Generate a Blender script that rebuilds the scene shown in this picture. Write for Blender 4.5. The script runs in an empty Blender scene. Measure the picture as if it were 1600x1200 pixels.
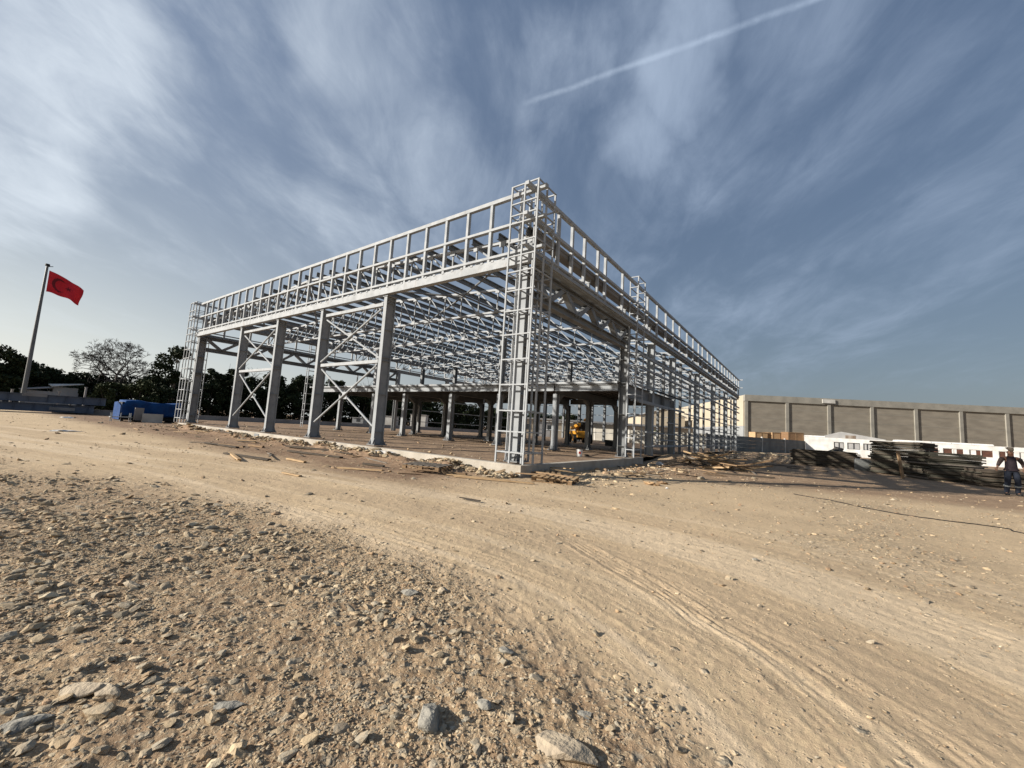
import bpy, math, random
import numpy as np
from mathutils import Vector, Matrix
R_ = math.radians
SC = bpy.context.scene
COL = SC.collection
random.seed(7)
RNG = np.random.default_rng(11)

# ---------------------------------------------------------------- camera
CAM = Vector((7.532, -11.0, 1.15))
YAW, PITCH, ROLL, FPX = 0.6295, 0.10632, 0.06097, 640.27
fw = Vector((-math.sin(YAW)*math.cos(PITCH), math.cos(YAW)*math.cos(PITCH), math.sin(PITCH)))
rt0 = Vector((math.cos(YAW), math.sin(YAW), 0)); up0 = rt0.cross(fw)
rt = rt0*math.cos(ROLL) + up0*math.sin(ROLL)
up = -rt0*math.sin(ROLL) + up0*math.cos(ROLL)
cd = bpy.data.cameras.new('camera'); cam = bpy.data.objects.new('camera', cd); COL.objects.link(cam)
M = Matrix.Identity(4)
for i in range(3):
    M[i][0], M[i][1], M[i][2], M[i][3] = rt[i], up[i], -fw[i], CAM[i]
cam.matrix_world = M
cd.sensor_width = 36; cd.lens = FPX/1600*36; cd.clip_start = 0.05; cd.clip_end = 3000
SC.camera = cam
GZ = -0.35

def ray(x, y):
    return fw + rt*((x-800)/FPX) - up*((y-600)/FPX)
def at(x, y, axis, v):
    d = ray(x, y); t = (v-CAM[axis])/d[axis]
    return CAM + d*t
def atd(x, y, depth):
    return CAM + ray(x, y)*depth

# ---------------------------------------------------------------- world and sun
SUN_EL, SUN_DIR = R_(21.5), Vector((-0.69, -0.73, 0)).normalized()
SC.view_settings.view_transform = 'Standard'; SC.view_settings.look = 'None'
SC.view_settings.exposure = 0.95; SC.view_settings.gamma = 1
world = bpy.data.worlds.new('World'); SC.world = world; world.use_nodes = True
nt = world.node_tree; N = nt.nodes; L = nt.links
for n in list(N): N.remove(n)
def nd(t, **k):
    n = N.new(t)
    for a, b in k.items(): setattr(n, a, b)
    return n
def mth(op, a, b=None, c=None, clamp=False):
    n = nd('ShaderNodeMath', operation=op); n.use_clamp = clamp
    for i, v in enumerate((a, b, c)):
        if v is None: continue
        if isinstance(v, (int, float)): n.inputs[i].default_value = v
        else: L.new(v, n.inputs[i])
    return n.outputs[0]
def dotv(v, c):
    n = nd('ShaderNodeVectorMath', operation='DOT_PRODUCT'); L.new(v, n.inputs[0]); n.inputs[1].default_value = c
    return n.outputs['Value']
def smooth(x, a, b):
    n = nd('ShaderNodeMapRange', interpolation_type='SMOOTHSTEP')
    L.new(x, n.inputs[0]); n.inputs[1].default_value = a; n.inputs[2].default_value = b
    return n.outputs[0]
def mixc(f, a, b):
    n = nd('ShaderNodeMix', data_type='RGBA')
    if isinstance(f, (int, float)): n.inputs[0].default_value = f
    else: L.new(f, n.inputs[0])
    for i, v in ((6, a), (7, b)):
        if isinstance(v, tuple): n.inputs[i].default_value = v+(1,)
        else: L.new(v, n.inputs[i])
    return n.outputs[2]
tc = nd('ShaderNodeTexCoord'); D = tc.outputs['Generated']
nrm = nd('ShaderNodeVectorMath', operation='NORMALIZE'); L.new(D, nrm.inputs[0]); D = nrm.outputs[0]
sky = nd('ShaderNodeTexSky', sky_type='NISHITA'); sky.sun_disc = False
sky.sun_elevation = SUN_EL; sky.sun_rotation = math.atan2(SUN_DIR.x, SUN_DIR.y)
sky.air_density = 1.3; sky.dust_density = 2.5; sky.ozone_density = 1.5
skym = nd('ShaderNodeVectorMath', operation='SCALE'); L.new(sky.outputs[0], skym.inputs[0]); skym.inputs[3].default_value = 0.05
sep = nd('ShaderNodeSeparateXYZ'); L.new(D, sep.inputs[0]); z = sep.outputs[2]
zc = mth('MAXIMUM', z, 0.0)
# thin high veil: blue-grey overhead, paler towards the horizon on the sun's side
sunward = smooth(dotv(D, tuple(SUN_DIR)), -0.55, 0.80)
low = mth('POWER', mth('SUBTRACT', 1.0, zc, clamp=True), 4.0)
veil_hi = mixc(sunward, (0.062, 0.092, 0.152), (0.112, 0.150, 0.225))
veil_lo = mixc(sunward, (0.118, 0.148, 0.182), (0.60, 0.62, 0.59))
veil = mixc(low, veil_hi, veil_lo)
base = mixc(0.70, skym.outputs[0], veil)
# cirrus laid on a flat sheet high above, combed along one wind direction
den = mth('ADD', zc, 0.22)
fx = dotv(D, (math.cos(YAW-0.05), math.sin(YAW-0.05), 0)); fy = dotv(D, (-math.sin(YAW-0.05), math.cos(YAW-0.05), 0))
U = mth('DIVIDE', fx, den); V = mth('DIVIDE', fy, den)
def cloudnoise(su, sv, scale, detail, dist, rough, off=0.0):
    cx = nd('ShaderNodeCombineXYZ'); L.new(mth('MULTIPLY', U, su), cx.inputs[0]); L.new(mth('MULTIPLY', V, sv), cx.inputs[1]); cx.inputs[2].default_value = off
    t = nd('ShaderNodeTexNoise'); L.new(cx.outputs[0], t.inputs['Vector'])
    t.inputs['Scale'].default_value = scale; t.inputs['Detail'].default_value = detail
    t.inputs['Distortion'].default_value = dist; t.inputs['Roughness'].default_value = rough
    return t.outputs[0]
broad = smooth(cloudnoise(0.9, 0.6, 0.9, 4, 0.3, 0.5, 3.3), 0.38, 0.70)
streak = smooth(cloudnoise(2.2, 1.0, 1.2, 7, 0.25, 0.50, 1.0), 0.30, 0.72)
fine = smooth(cloudnoise(6.5, 2.4, 1.5, 9, 0.35, 0.60, 8.0), 0.28, 0.74)
wn = nd('ShaderNodeTexNoise'); L.new(D, wn.inputs['Vector']); wn.inputs['Scale'].default_value = 3.2; wn.inputs['Detail'].default_value = 5; wn.inputs['Roughness'].default_value = .6
wsub = nd('ShaderNodeVectorMath', operation='SUBTRACT'); L.new(wn.outputs['Color'], wsub.inputs[0]); wsub.inputs[1].default_value = (.5, .5, .5)
wma = nd('ShaderNodeVectorMath', operation='MULTIPLY_ADD'); L.new(wsub.outputs[0], wma.inputs[0]); wma.inputs[1].default_value = (.18, .18, .18); L.new(D, wma.inputs[2])
wno = nd('ShaderNodeVectorMath', operation='NORMALIZE'); L.new(wma.outputs[0], wno.inputs[0]); DW = wno.outputs[0]
def blob(px, py, r):            # a bank of cirrus around one direction of the sky
    d = ray(px, py).normalized(); c = dotv(DW, tuple(d))
    return smooth(c, math.cos(r*1.22), 1.0)
banks = None
for (px, py, r, w) in ((10, 60, 0.20, .95), (110, 160, 0.12, .85), (190, 225, 0.09, 0.7), (240, 40, .15, .22), (560, 40, 0.17, 0.8), (600, 130, .15, .6), (430, 60, 0.16, 0.38), (610, 280, 0.22, 0.65), (1090, 60, 0.075, .8), (1055, 130, 0.085, .95), (1000, 215, 0.085, .8), (1015, 165, .05, .5), (900, 90, .09, .5), (880, 150, .06, .4), (1275, 40, 0.12, 0.6),
                      (40, 315, 0.10, 1.0), (1150, 330, 0.4, 0.30), (1480, 110, 0.3, 0.30), (430, 300, .15, .3)):
    b = mth('MULTIPLY', blob(px, py, r), w)
    banks = b if banks is None else mth('MAXIMUM', banks, b)
tex = mth('ADD', mth('MULTIPLY', streak, 0.62), mth('MULTIPLY', fine, 0.38))
n1 = cloudnoise(1.7, 0.85, 1.5, 11, 0.55, 0.60, 1.0); n2 = cloudnoise(5.0, 2.2, 1.5, 10, 0.6, 0.62, 8.0)
val = mth('ADD', mth('MULTIPLY', n1, 0.66), mth('MULTIPLY', n2, 0.34))
xx_ = mth('ADD', mth('ADD', val, mth('MULTIPLY', banks, 0.25)), mth('MULTIPLY', mth('SUBTRACT', broad, .5), 0.07))
cl = mth('MULTIPLY', smooth(xx_, 0.43, 0.95), 0.88)
# contrail: a band about a great circle, broken up along its length
a, b_ = ray(803, 169).normalized(), ray(1275, -2).normalized()
n_ = a.cross(b_).normalized(); mid = (a+b_).normalized(); along = n_.cross(mid)
wob = mth('MULTIPLY', mth('SUBTRACT', cloudnoise(3, 3, 2.4, 4, 0, .5, 5.), 0.5), 0.008)
off = mth('ABSOLUTE', mth('ADD', dotv(D, tuple(n_)), wob))
trail = mth('SUBTRACT', 1.0, smooth(off, 0.0, 0.0078))
tl = dotv(D, tuple(along)); half = a.angle(b_)/2
trail = mth('MULTIPLY', trail, smooth(tl, -math.sin(half), -math.sin(half)*0.7))
trail = mth('MULTIPLY', trail, mth('ADD', .5, mth('MULTIPLY', smooth(cloudnoise(7, 7, 3, 7, 0, .7, 2.), .35, .65), .5)))
trail = mth('MULTIPLY', trail, mth('ADD', .75, mth('MULTIPLY', smooth(dotv(D, tuple(along)), -.3, .45), .25)))
cl = mth('ADD', cl, mth('MULTIPLY', trail, 0.52))
cl = mth('MULTIPLY', cl, smooth(z, 0.02, 0.22), clamp=True)
ccol = mixc(sunward, (0.215, 0.265, 0.345), (0.42, 0.46, 0.50))
final = mixc(cl, base, ccol)
below = smooth(z, -0.03, 0.0)
final = mixc(below, (0.10, 0.09, 0.08), final)
bg = nd('ShaderNodeBackground'); L.new(final, bg.inputs[0]); bg.inputs[1].default_value = 1.0
wo = nd('ShaderNodeOutputWorld'); L.new(bg.outputs[0], wo.inputs[0])
sl = bpy.data.lights.new('sun', 'SUN'); sl.energy = 4.6; sl.angle = R_(0.6); sl.color = (1.0, 0.93, 0.83)
so = bpy.data.objects.new('sun', sl); COL.objects.link(so)
sd = Vector((SUN_DIR.x*math.cos(SUN_EL), SUN_DIR.y*math.cos(SUN_EL), math.sin(SUN_EL)))
so.rotation_euler = sd.to_track_quat('Z', 'Y').to_euler()

# ---------------------------------------------------------------- materials
MATS = {}
def mat(name, c, c2=None, scale=3.0, rough=0.8, bump=0.0, bscale=30.0, metal=0.0, stretch=(1, 1, 1), spec=0.3, contrast=(0.35, 0.65), detail=6, transl=0):
    m = bpy.data.materials.new(name); m.use_nodes = True
    t = m.node_tree; b = t.nodes['Principled BSDF']
    b.inputs['Roughness'].default_value = rough; b.inputs['Metallic'].default_value = metal
    b.inputs['Specular IOR Level'].default_value = spec
    tcn = t.nodes.new('ShaderNodeTexCoord'); mp = t.nodes.new('ShaderNodeMapping'); t.links.new(tcn.outputs['Object'], mp.inputs[0]); mp.inputs['Scale'].default_value = stretch
    if c2 is None: c2 = tuple(v*0.75 for v in c)
    n = t.nodes.new('ShaderNodeTexNoise'); n.inputs['Scale'].default_value = scale; n.inputs['Detail'].default_value = detail
    t.links.new(mp.outputs[0], n.inputs['Vector'])
    r = t.nodes.new('ShaderNodeMapRange'); r.inputs[1].default_value = contrast[0]; r.inputs[2].default_value = contrast[1]; t.links.new(n.outputs[0], r.inputs[0])
    x = t.nodes.new('ShaderNodeMix'); x.data_type = 'RGBA'; x.inputs[6].default_value = c+(1,); x.inputs[7].default_value = c2+(1,)
    t.links.new(r.outputs[0], x.inputs[0]); t.links.new(x.outputs[2], b.inputs['Base Color'])
    if bump:
        n2 = t.nodes.new('ShaderNodeTexNoise'); n2.inputs['Scale'].default_value = bscale; n2.inputs['Detail'].default_value = 5
        t.links.new(mp.outputs[0], n2.inputs['Vector'])
        bp = t.nodes.new('ShaderNodeBump'); bp.inputs['Strength'].default_value = bump; bp.inputs['Distance'].default_value = 0.05
        t.links.new(n2.outputs[0], bp.inputs['Height']); t.links.new(bp.outputs[0], b.inputs['Normal'])
    MATS[name] = m
    return m
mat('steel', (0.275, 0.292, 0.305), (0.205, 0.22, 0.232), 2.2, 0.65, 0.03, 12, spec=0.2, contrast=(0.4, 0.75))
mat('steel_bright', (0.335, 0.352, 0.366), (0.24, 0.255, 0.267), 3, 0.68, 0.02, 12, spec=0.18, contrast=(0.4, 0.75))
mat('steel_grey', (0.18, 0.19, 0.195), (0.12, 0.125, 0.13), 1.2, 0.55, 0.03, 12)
mat('purlin', (0.17, 0.18, 0.185), (0.12, 0.125, 0.13), 1.5, 0.6, 0, spec=0.25)
mat('gutter', (0.20, 0.195, 0.185), (0.12, 0.11, 0.10), 1.0, 0.7, stretch=(1, .3, 3))
mat('deck_sheet', (0.13, 0.125, 0.12), (0.07, 0.055, 0.045), 0.6, 0.6)
mat('concrete', (0.42, 0.385, 0.33), (0.31, 0.275, 0.225), 1.6, 0.9, 0.25, 14)
mat('concrete_wall', (0.27, 0.26, 0.25), (0.20, 0.19, 0.185), 0.5, 0.9, 0.1, 4)
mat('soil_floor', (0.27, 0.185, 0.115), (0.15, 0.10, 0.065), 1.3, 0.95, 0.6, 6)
mat('wood_pale', (0.42, 0.30, 0.17), (0.30, 0.20, 0.11), 2.5, 0.8, 0.2, 20, stretch=(1, 8, 8))
mat('wood_mid', (0.27, 0.18, 0.10), (0.17, 0.11, 0.065), 2.5, 0.85, 0.2, 20, stretch=(1, 8, 8))
mat('wood_grey', (0.19, 0.165, 0.135), (0.11, 0.095, 0.08), 2.5, 0.85, 0.2, 20, stretch=(1, 8, 8))
mat('wood_dark', (0.085, 0.068, 0.05), (0.04, 0.032, 0.025), 2.5, 0.9, 0.2, 20, stretch=(1, 5, 8))
mat('board_green', (0.075, 0.07, 0.052), (0.035, 0.033, 0.026), 1.5, 0.85, 0.15, 10)
mat('board_yellow', (0.20, 0.135, 0.045), (0.10, 0.07, 0.03), 1.5, 0.85)
mat('wh_beige', (0.235, 0.21, 0.17), (0.18, 0.16, 0.13), 0.35, 0.9, 0.05, 3, stretch=(1, 1, 3))
mat('wh_frame', (0.27, 0.255, 0.22), (0.20, 0.19, 0.165), 0.5, 0.9, 0.05, 3)
mat('wh_cream', (0.40, 0.35, 0.27), (0.36, 0.31, 0.235), 0.3, 0.9)
mat('wh_grey', (0.26, 0.27, 0.275), (0.22, 0.23, 0.235), 0.3, 0.9)
mat('fence_grey', (0.17, 0.175, 0.17), (0.12, 0.125, 0.12), 0.8, 0.85, 0.1, 5)
mat('white_paint', (0.60, 0.60, 0.585), (0.46, 0.455, 0.435), 1.0, 0.6)
mat('white_dirty', (0.52, 0.51, 0.48), (0.38, 0.37, 0.34), 0.8, 0.8)
mat('roof_grey', (0.34, 0.34, 0.335), (0.25, 0.25, 0.25), 0.6, 0.8)
mat('rust', (0.13, 0.095, 0.07), (0.24, 0.21, 0.18), 0.8, 0.85, stretch=(2, 2, .4))
mat('window_dark', (0.045, 0.05, 0.055), (0.03, 0.033, 0.036), 1, 0.15, spec=0.5)
mat('window_brown', (0.10, 0.045, 0.03), (0.06, 0.03, 0.022), 2, 0.5)
mat('beam_blue', (0.115, 0.145, 0.195), (0.085, 0.105, 0.145), 0.6, 0.55)
mat('tarp', (0.004, 0.05, 0.18), (0.003, 0.03, 0.12), 1.4, 0.5, 0.5, 3, spec=0.15)
mat('flag_red', (0.62, 0.025, 0.04), (0.52, 0.018, 0.028), 1.0, 0.8)
mat('flag_mark', (0.17, 0.012, 0.02), (0.14, 0.01, 0.015), 1.0, 0.8)
mat('pole_grey', (0.13, 0.14, 0.145), (0.10, 0.105, 0.105), 1.0, 0.4, spec=0.5)
mat('bark', (0.085, 0.07, 0.055), (0.05, 0.04, 0.03), 3, 0.9)
mat('bark_pale', (0.075, 0.065, 0.055), (0.05, 0.043, 0.036), 3, 0.9)
mat('plastic_white', (0.72, 0.72, 0.70), (0.6, 0.6, 0.58), 2, 0.4)
mat('plastic_sheet', (0.62, 0.61, 0.58), (0.45, 0.43, 0.40), 2, 0.35, 0.6, 5)
mat('red_mark', (0.35, 0.03, 0.02))
mat('machine_yellow', (0.46, 0.22, 0.02), (0.36, 0.16, 0.015), 1.2, 0.5)
mat('tyre', (0.018, 0.018, 0.018), rough=0.9)
mat('black', (0.012, 0.012, 0.012), rough=0.7)
mat('skin', (0.28, 0.155, 0.10), (0.24, 0.13, 0.085), 4, 0.6)
mat('vest', (0.03, 0.02, 0.026), (0.02, 0.014, 0.018), 4, 0.8, .2, 30)
mat('sleeve', (0.035, 0.032, 0.03), (0.05, 0.03, 0.025), 5, 0.9, .2, 30)
mat('jeans', (0.022, 0.028, 0.045), (0.013, 0.017, 0.028), 4, 0.9, .2, 30)
mat('cap', (0.10, 0.085, 0.065), (0.06, 0.05, 0.04), 4, 0.9)
mat('band', (0.30, 0.32, 0.32), rough=0.5)
mat('cardboard', (0.36, 0.24, 0.13), (0.28, 0.18, 0.10), 3, 0.85)
mat('crate_timber', (0.42, 0.29, 0.165), (0.34, 0.22, 0.12), 1.2, 0.8, stretch=(1, 1, 5))
mat('crate_brown', (0.20, 0.12, 0.065), (0.16, 0.095, 0.05), 1.2, 0.8, stretch=(1, 1, 5))
mat('slate_rock', (0.30, 0.28, 0.235), (0.19, 0.18, 0.155), 4, 0.9, 0.7, 14)
mat('tan_rock', (0.40, 0.33, 0.235), (0.28, 0.23, 0.17), 5, 0.9, 0.6, 18)
mat('chalk_rubble', (0.46, 0.41, 0.33), (0.30, 0.24, 0.17), 4, 0.9, 0.5, 14)

for nm_ in ('steel', 'steel_bright', 'steel_grey'):
    m_s = MATS[nm_]; t_s = m_s.node_tree; b_s = t_s.nodes['Principled BSDF']; lk = b_s.inputs['Base Color'].links[0]; src = lk.from_socket
    g_s = t_s.nodes.new('ShaderNodeNewGeometry'); mp_s = t_s.nodes.new('ShaderNodeMapping'); mp_s.inputs['Scale'].default_value = (3, 3, .7); t_s.links.new(g_s.outputs['Position'], mp_s.inputs[0])
    n_s = t_s.nodes.new('ShaderNodeTexNoise'); n_s.inputs['Scale'].default_value = 1.6; n_s.inputs['Detail'].default_value = 9; n_s.inputs['Roughness'].default_value = .72; t_s.links.new(mp_s.outputs[0], n_s.inputs['Vector'])
    r_s = t_s.nodes.new('ShaderNodeMapRange'); r_s.inputs[1].default_value = .56; r_s.inputs[2].default_value = .72; r_s.inputs[4].default_value = .55; t_s.links.new(n_s.outputs[0], r_s.inputs[0])
    x_s = t_s.nodes.new('ShaderNodeMix'); x_s.data_type = 'RGBA'; x_s.inputs[7].default_value = (.19, .155, .125, 1); t_s.links.new(r_s.outputs[0], x_s.inputs[0]); t_s.links.new(src, x_s.inputs[6]); t_s.links.new(x_s.outputs[2], b_s.inputs['Base Color'])

def leafmat(name, c1, c2):
    m = mat(name, c1, c2, 0.55, 0.75, spec=0.2, contrast=(0.3, 0.7))
    return m
leafmat('leaf_dark', (0.018, 0.028, 0.012), (0.034, 0.045, 0.018))
leafmat('leaf_mid', (0.035, 0.046, 0.018), (0.06, 0.07, 0.026))
leafmat('leaf_olive', (0.05, 0.055, 0.024), (0.075, 0.075, 0.035))
leafmat('leaf_green', (0.07, 0.10, 0.022), (0.05, 0.075, 0.02))

# ---------------------------------------------------------------- mesh helpers
class MB:
    def __init__(s): s.v = []; s.f = []
    def add(s, vs, fs):
        o = len(s.v); s.v += [tuple(v) for v in vs]; s.f += [tuple(i+o for i in f) for f in fs]
    def box(s, a, b):
        x0, y0, z0 = a; x1, y1, z1 = b
        s.add([(x0,y0,z0),(x1,y0,z0),(x1,y1,z0),(x0,y1,z0),(x0,y0,z1),(x1,y0,z1),(x1,y1,z1),(x0,y1,z1)],
              [(0,3,2,1),(4,5,6,7),(0,1,5,4),(1,2,6,5),(2,3,7,6),(3,0,4,7)])
    def frame(s, p, q, upv):
        p, q = Vector(p), Vector(q); d = (q-p).normalized(); u = Vector(upv)
        if abs(d.dot(u)) > 0.98: u = Vector((0, 1, 0)) if abs(d.y) < .9 else Vector((1, 0, 0))
        sx = d.cross(u).normalized(); u = sx.cross(d).normalized()
        return p, q, sx, u
    def bar(s, p, q, w, h, upv=(0, 0, 1), ow=0, oh=0):
        p, q, sx, u = s.frame(p, q, upv)
        p = p+sx*ow+u*oh; q = q+sx*ow+u*oh
        c = [(-w/2,-h/2),(w/2,-h/2),(w/2,h/2),(-w/2,h/2)]
        vs = [p+sx*a+u*b for a, b in c]+[q+sx*a+u*b for a, b in c]
        s.add(vs, [(0,1,2,3),(7,6,5,4),(0,4,5,1),(1,5,6,2),(2,6,7,3),(3,7,4,0)])
    def ibeam(s, p, q, w, h, t=0.03, upv=(0, 0, 1)):   # flanges are w wide, h apart along up
        s.bar(p, q, w, t, upv, 0, h/2-t/2); s.bar(p, q, w, t, upv, 0, -h/2+t/2)
        s.bar(p, q, t*0.8, h-2*t, upv)
    def tube(s, p, q, r0, r1, n=6):
        p, q, sx, u = s.frame(p, q, (0, 0, 1))
        vs = []
        for c, r in ((p, r0), (q, r1)):
            for i in range(n):
                a = 2*math.pi*i/n; vs.append(c+sx*math.cos(a)*r+u*math.sin(a)*r)
        fs = [(i, (i+1) % n, n+(i+1) % n, n+i) for i in range(n)]+[tuple(range(n-1, -1, -1)), tuple(range(n, 2*n))]
        s.add(vs, fs)
    def build(s, name, m, parent=None, loc=None, smooth=False, bevel=0):
        me = bpy.data.meshes.new(name); me.from_pydata(s.v, [], s.f); me.update()
        ms = m if isinstance(m, (list, tuple)) else [m]
        for k in ms: me.materials.append(MATS[k])
        if smooth: me.polygons.foreach_set('use_smooth', [True]*len(me.polygons))
        o = bpy.data.objects.new(name, me); COL.objects.link(o)
        if parent: o.parent = parent
        if loc is not None: o.location = loc
        if bevel:
            bm = o.modifiers.new('bevel', 'BEVEL'); bm.width = bevel; bm.segments = 2; bm.limit_method = 'ANGLE'
        return o
def tag(o, label=None, cat=None, group=None, kind=None):
    if label: o['label'] = label
    if cat: o['category'] = cat
    if group: o['group'] = group
    if kind: o['kind'] = kind
    return o
def empty(name, loc=(0, 0, 0), rz=0):
    o = bpy.data.objects.new(name, None); COL.objects.link(o); o.location = loc; o.rotation_euler = (0, 0, rz); o.empty_display_size = 0.3
    return o
def dup(o, parent=None, loc=None):
    c = o.copy(); COL.objects.link(c)
    if parent: c.parent = parent
    if loc is not None: c.location = loc
    return c
def dup_tree(o, parent=None):
    c = o.copy(); COL.objects.link(c)
    if parent: c.parent = parent
    for ch in list(o.children): dup_tree(ch, c)
    return c
def npmesh(name, V, F, m, cols=None, flat=True):
    """V (n,3), F (m,k) arrays -> object (unlinked parent)"""
    me = bpy.data.meshes.new(name); k = F.shape[1]
    me.vertices.add(len(V)); me.vertices.foreach_set('co', V.astype(np.float32).ravel())
    me.loops.add(F.size); me.loops.foreach_set('vertex_index', F.astype(np.int32).ravel())
    me.polygons.add(len(F)); me.polygons.foreach_set('loop_start', np.arange(0, F.size, k, dtype=np.int32))
    me.polygons.foreach_set('use_smooth', np.full(len(F), not flat))
    me.update(calc_edges=True)
    if cols is not None:
        at_ = me.color_attributes.new('tint', 'FLOAT_COLOR', 'POINT'); at_.data.foreach_set('color', cols.astype(np.float32).ravel())
    for mm in (m if isinstance(m, (list, tuple)) else [m]): me.materials.append(mm)
    o = bpy.data.objects.new(name, me); COL.objects.link(o)
    return o

# numpy value noise
_P = RNG.random((256, 256))
def vnoise(x, y):
    xi = np.floor(x).astype(int); yi = np.floor(y).astype(int); fx = x-xi; fy = y-yi
    fx = fx*fx*(3-2*fx); fy = fy*fy*(3-2*fy)
    g = lambda a, b: _P[a % 256, b % 256]
    return (g(xi, yi)*(1-fx)+g(xi+1, yi)*fx)*(1-fy)+(g(xi, yi+1)*(1-fx)+g(xi+1, yi+1)*fx)*fy
def fbm(x, y, o=4):
    s = 0; a = 0.5
    for i in range(o):
        s = s+a*(vnoise(x*2**i+17.3*i, y*2**i+5.1*i)-0.5); a *= 0.5
    return s

# ---------------------------------------------------------------- ground
EX = np.array([-70, -14, -6, -3, .2, 2.8, 4.6, 5.9, 6.6, 7.1, 7.5, 7.9, 9, 40])
EY = np.array([-14, -11, -10.15, -8.75, -7.95, -8.0, -7.95, -8.1, -8.35, -8.75, -9.3, -10.0, -12, -16])
def rocky(x, y):
    e = np.interp(x, EX, EY) + 0.9*fbm(x*0.8+3, y*0.8, 4)
    w = 0.35+0.10*np.hypot(x-CAM.x, y-CAM.y)
    return np.clip((e-y)/w*0.9+0.45, 0, 1)
def brown(x, y):          # reddish dug soil along the footing and between the road and the slab
    a = np.clip((y-(-5.6-0.10*x.clip(-60, 0)*0+1.3*fbm(x*.3, y*.3)))/2.0, 0, 1)*np.clip((1.5-x)/3, 0, 1)
    b = np.clip((x+0.5)/2, 0, 1)*np.clip((y-3.2-0.25*(x)+2*fbm(x*.4+9, y*.4))/2.5, 0, 1)
    return np.maximum(a, b*0.85)
def patch_r(x, y):
    p = np.exp(-(((x-8.6)/1.6)**2+((y+1.6)/3.2)**2))+0.9*np.exp(-(((x-8.5)/3)**2+((y-4.0)/2.0)**2))+0.7*np.exp(-(((x-3.0)/2.2)**2+((y+0.2)/1.6)**2))
    return np.clip(p*(0.55+1.6*fbm(x*1.3, y*1.3+7, 3)), 0, 1)
RUTS = [
 ([(4.2,-5.2),(6.19,-6.55),(6.79,-7.10),(7.19,-7.38),(7.51,-7.74),(7.76,-8.18),(7.9,-8.9)], 0.17, 0.016, 5),
 ([(6.2,-6.2),(6.87,-6.81),(7.47,-7.33),(7.84,-7.65),(8.11,-7.95),(8.3,-8.6)], 0.20, 0.011, 6),
 ([(5.8,-7.2),(6.61,-7.60),(7.03,-7.74),(7.33,-7.95),(7.58,-8.37),(7.7,-9)], 0.15, 0.010, 4),
 ([(-14,-11.2),(-6,-9.6),(-3.06,-8.5),(0.27,-7.5),(3.62,-7.35),(5.5,-7.4),(6.3,-7.8)], 0.25, 0.013, 5),
 ([(-30,-14),(-14.5,-9.7),(-6.04,-6.9),(0.67,-5.66),(4.82,-5.5),(7.18,-5.98),(8.34,-6.76),(9.3,-8)], 0.3, 0.013, 6),
 ([(-30,-13),(-14,-8.4),(-6,-5.7),(1.0,-4.6),(5.2,-4.4),(8.0,-5.2),(9.6,-6.6),(10.5,-8)], 0.28, 0.012, 5),
 ([(-12,-8.6),(-4,-6.6),(2.5,-6.0),(5.5,-6.3),(7.2,-7.1),(8.2,-8.2)], 0.22, 0.010, 5),
 ([(2.8,-8.1),(4.3,-7.9),(5.4,-8.0),(6.1,-8.5)], 0.12, 0.010, 3),
]
def catmull(pts, n=24):
    P = [np.array(p, float) for p in pts]; P = [2*P[0]-P[1]]+P+[2*P[-1]-P[-2]]; out = []
    for i in range(1, len(P)-2):
        for k in range(n):
            t = k/n
            out.append(0.5*((2*P[i])+(-P[i-1]+P[i+1])*t+(2*P[i-1]-5*P[i]+4*P[i+1]-P[i+2])*t*t+(-P[i-1]+3*P[i]-3*P[i+1]+P[i+2])*t**3))
    out.append(P[-2]); return np.array(out)
def rut_height(x, y):
    h = np.zeros_like(x)
    for pts, w, amp, nt_ in RUTS:
        C = catmull(pts)
        m = (x > C[:,0].min()-.6) & (x < C[:,0].max()+.6) & (y > C[:,1].min()-.6) & (y < C[:,1].max()+.6)
        idx = np.nonzero(m)[0]
        if not len(idx): continue
        qx, qy = x[idx], y[idx]; best = np.full(len(idx), 9.0); sg = np.zeros(len(idx)); al = np.zeros(len(idx)); acc = 0
        for i in range(len(C)-1):
            a, b = C[i], C[i+1]; d = b-a; l = np.hypot(*d); d = d/l
            t = np.clip((qx-a[0])*d[0]+(qy-a[1])*d[1], 0, l)
            dx = qx-a[0]-d[0]*t; dy = qy-a[1]-d[1]*t; dist = np.hypot(dx, dy); s = d[0]*dy-d[1]*dx
            k = dist < best; best[k] = dist[k]; sg[k] = np.sign(s[k])*dist[k]; al[k] = acc+t[k]; acc += l
        env = 1/(1+(best/w)**6)
        wav = np.cos(sg*2*math.pi/(2*w/nt_)+5*fbm(qx*1.2, qy*1.2+w*9, 3))*np.clip(.6+2.5*fbm(qx*5, qy*5, 3), 0, 1.4)
        fade = 0.9*np.clip(0.35+3.2*fbm(qx*.8+4, qy*.8+w*40, 3), 0, 1.3)
        h[idx] += env*fade*(amp*0.36*wav-amp*0.22*(best < w))
        h[idx] += fade*amp*0.45*np.exp(-((best-w*1.08)/(0.03))**2)
    return h
ROADC = catmull([(-60,-24),(-30,-13.5),(-14,-9.2),(-6,-7.2),(0.5,-6.3),(4.6,-6.1),(6.9,-6.7),(8.5,-8.0),(9.6,-10.5),(10.2,-14)], 8)
def road(x, y):
    best = np.full(x.shape, 1e9); sg = np.zeros(x.shape); al = np.zeros(x.shape); acc = 0
    for i in range(len(ROADC)-1):
        a, b = ROADC[i], ROADC[i+1]; d = b-a; l = np.hypot(*d); d = d/l
        t = np.clip((x-a[0])*d[0]+(y-a[1])*d[1], 0, l)
        dx = x-a[0]-d[0]*t; dy = y-a[1]-d[1]*t; dist = np.hypot(dx, dy); k = dist < best
        best = np.where(k, dist, best); sg = np.where(k, np.where(d[0]*dy-d[1]*dx > 0, dist, -dist), sg); al = np.where(k, acc+t, al); acc += l
    return sg, al
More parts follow.
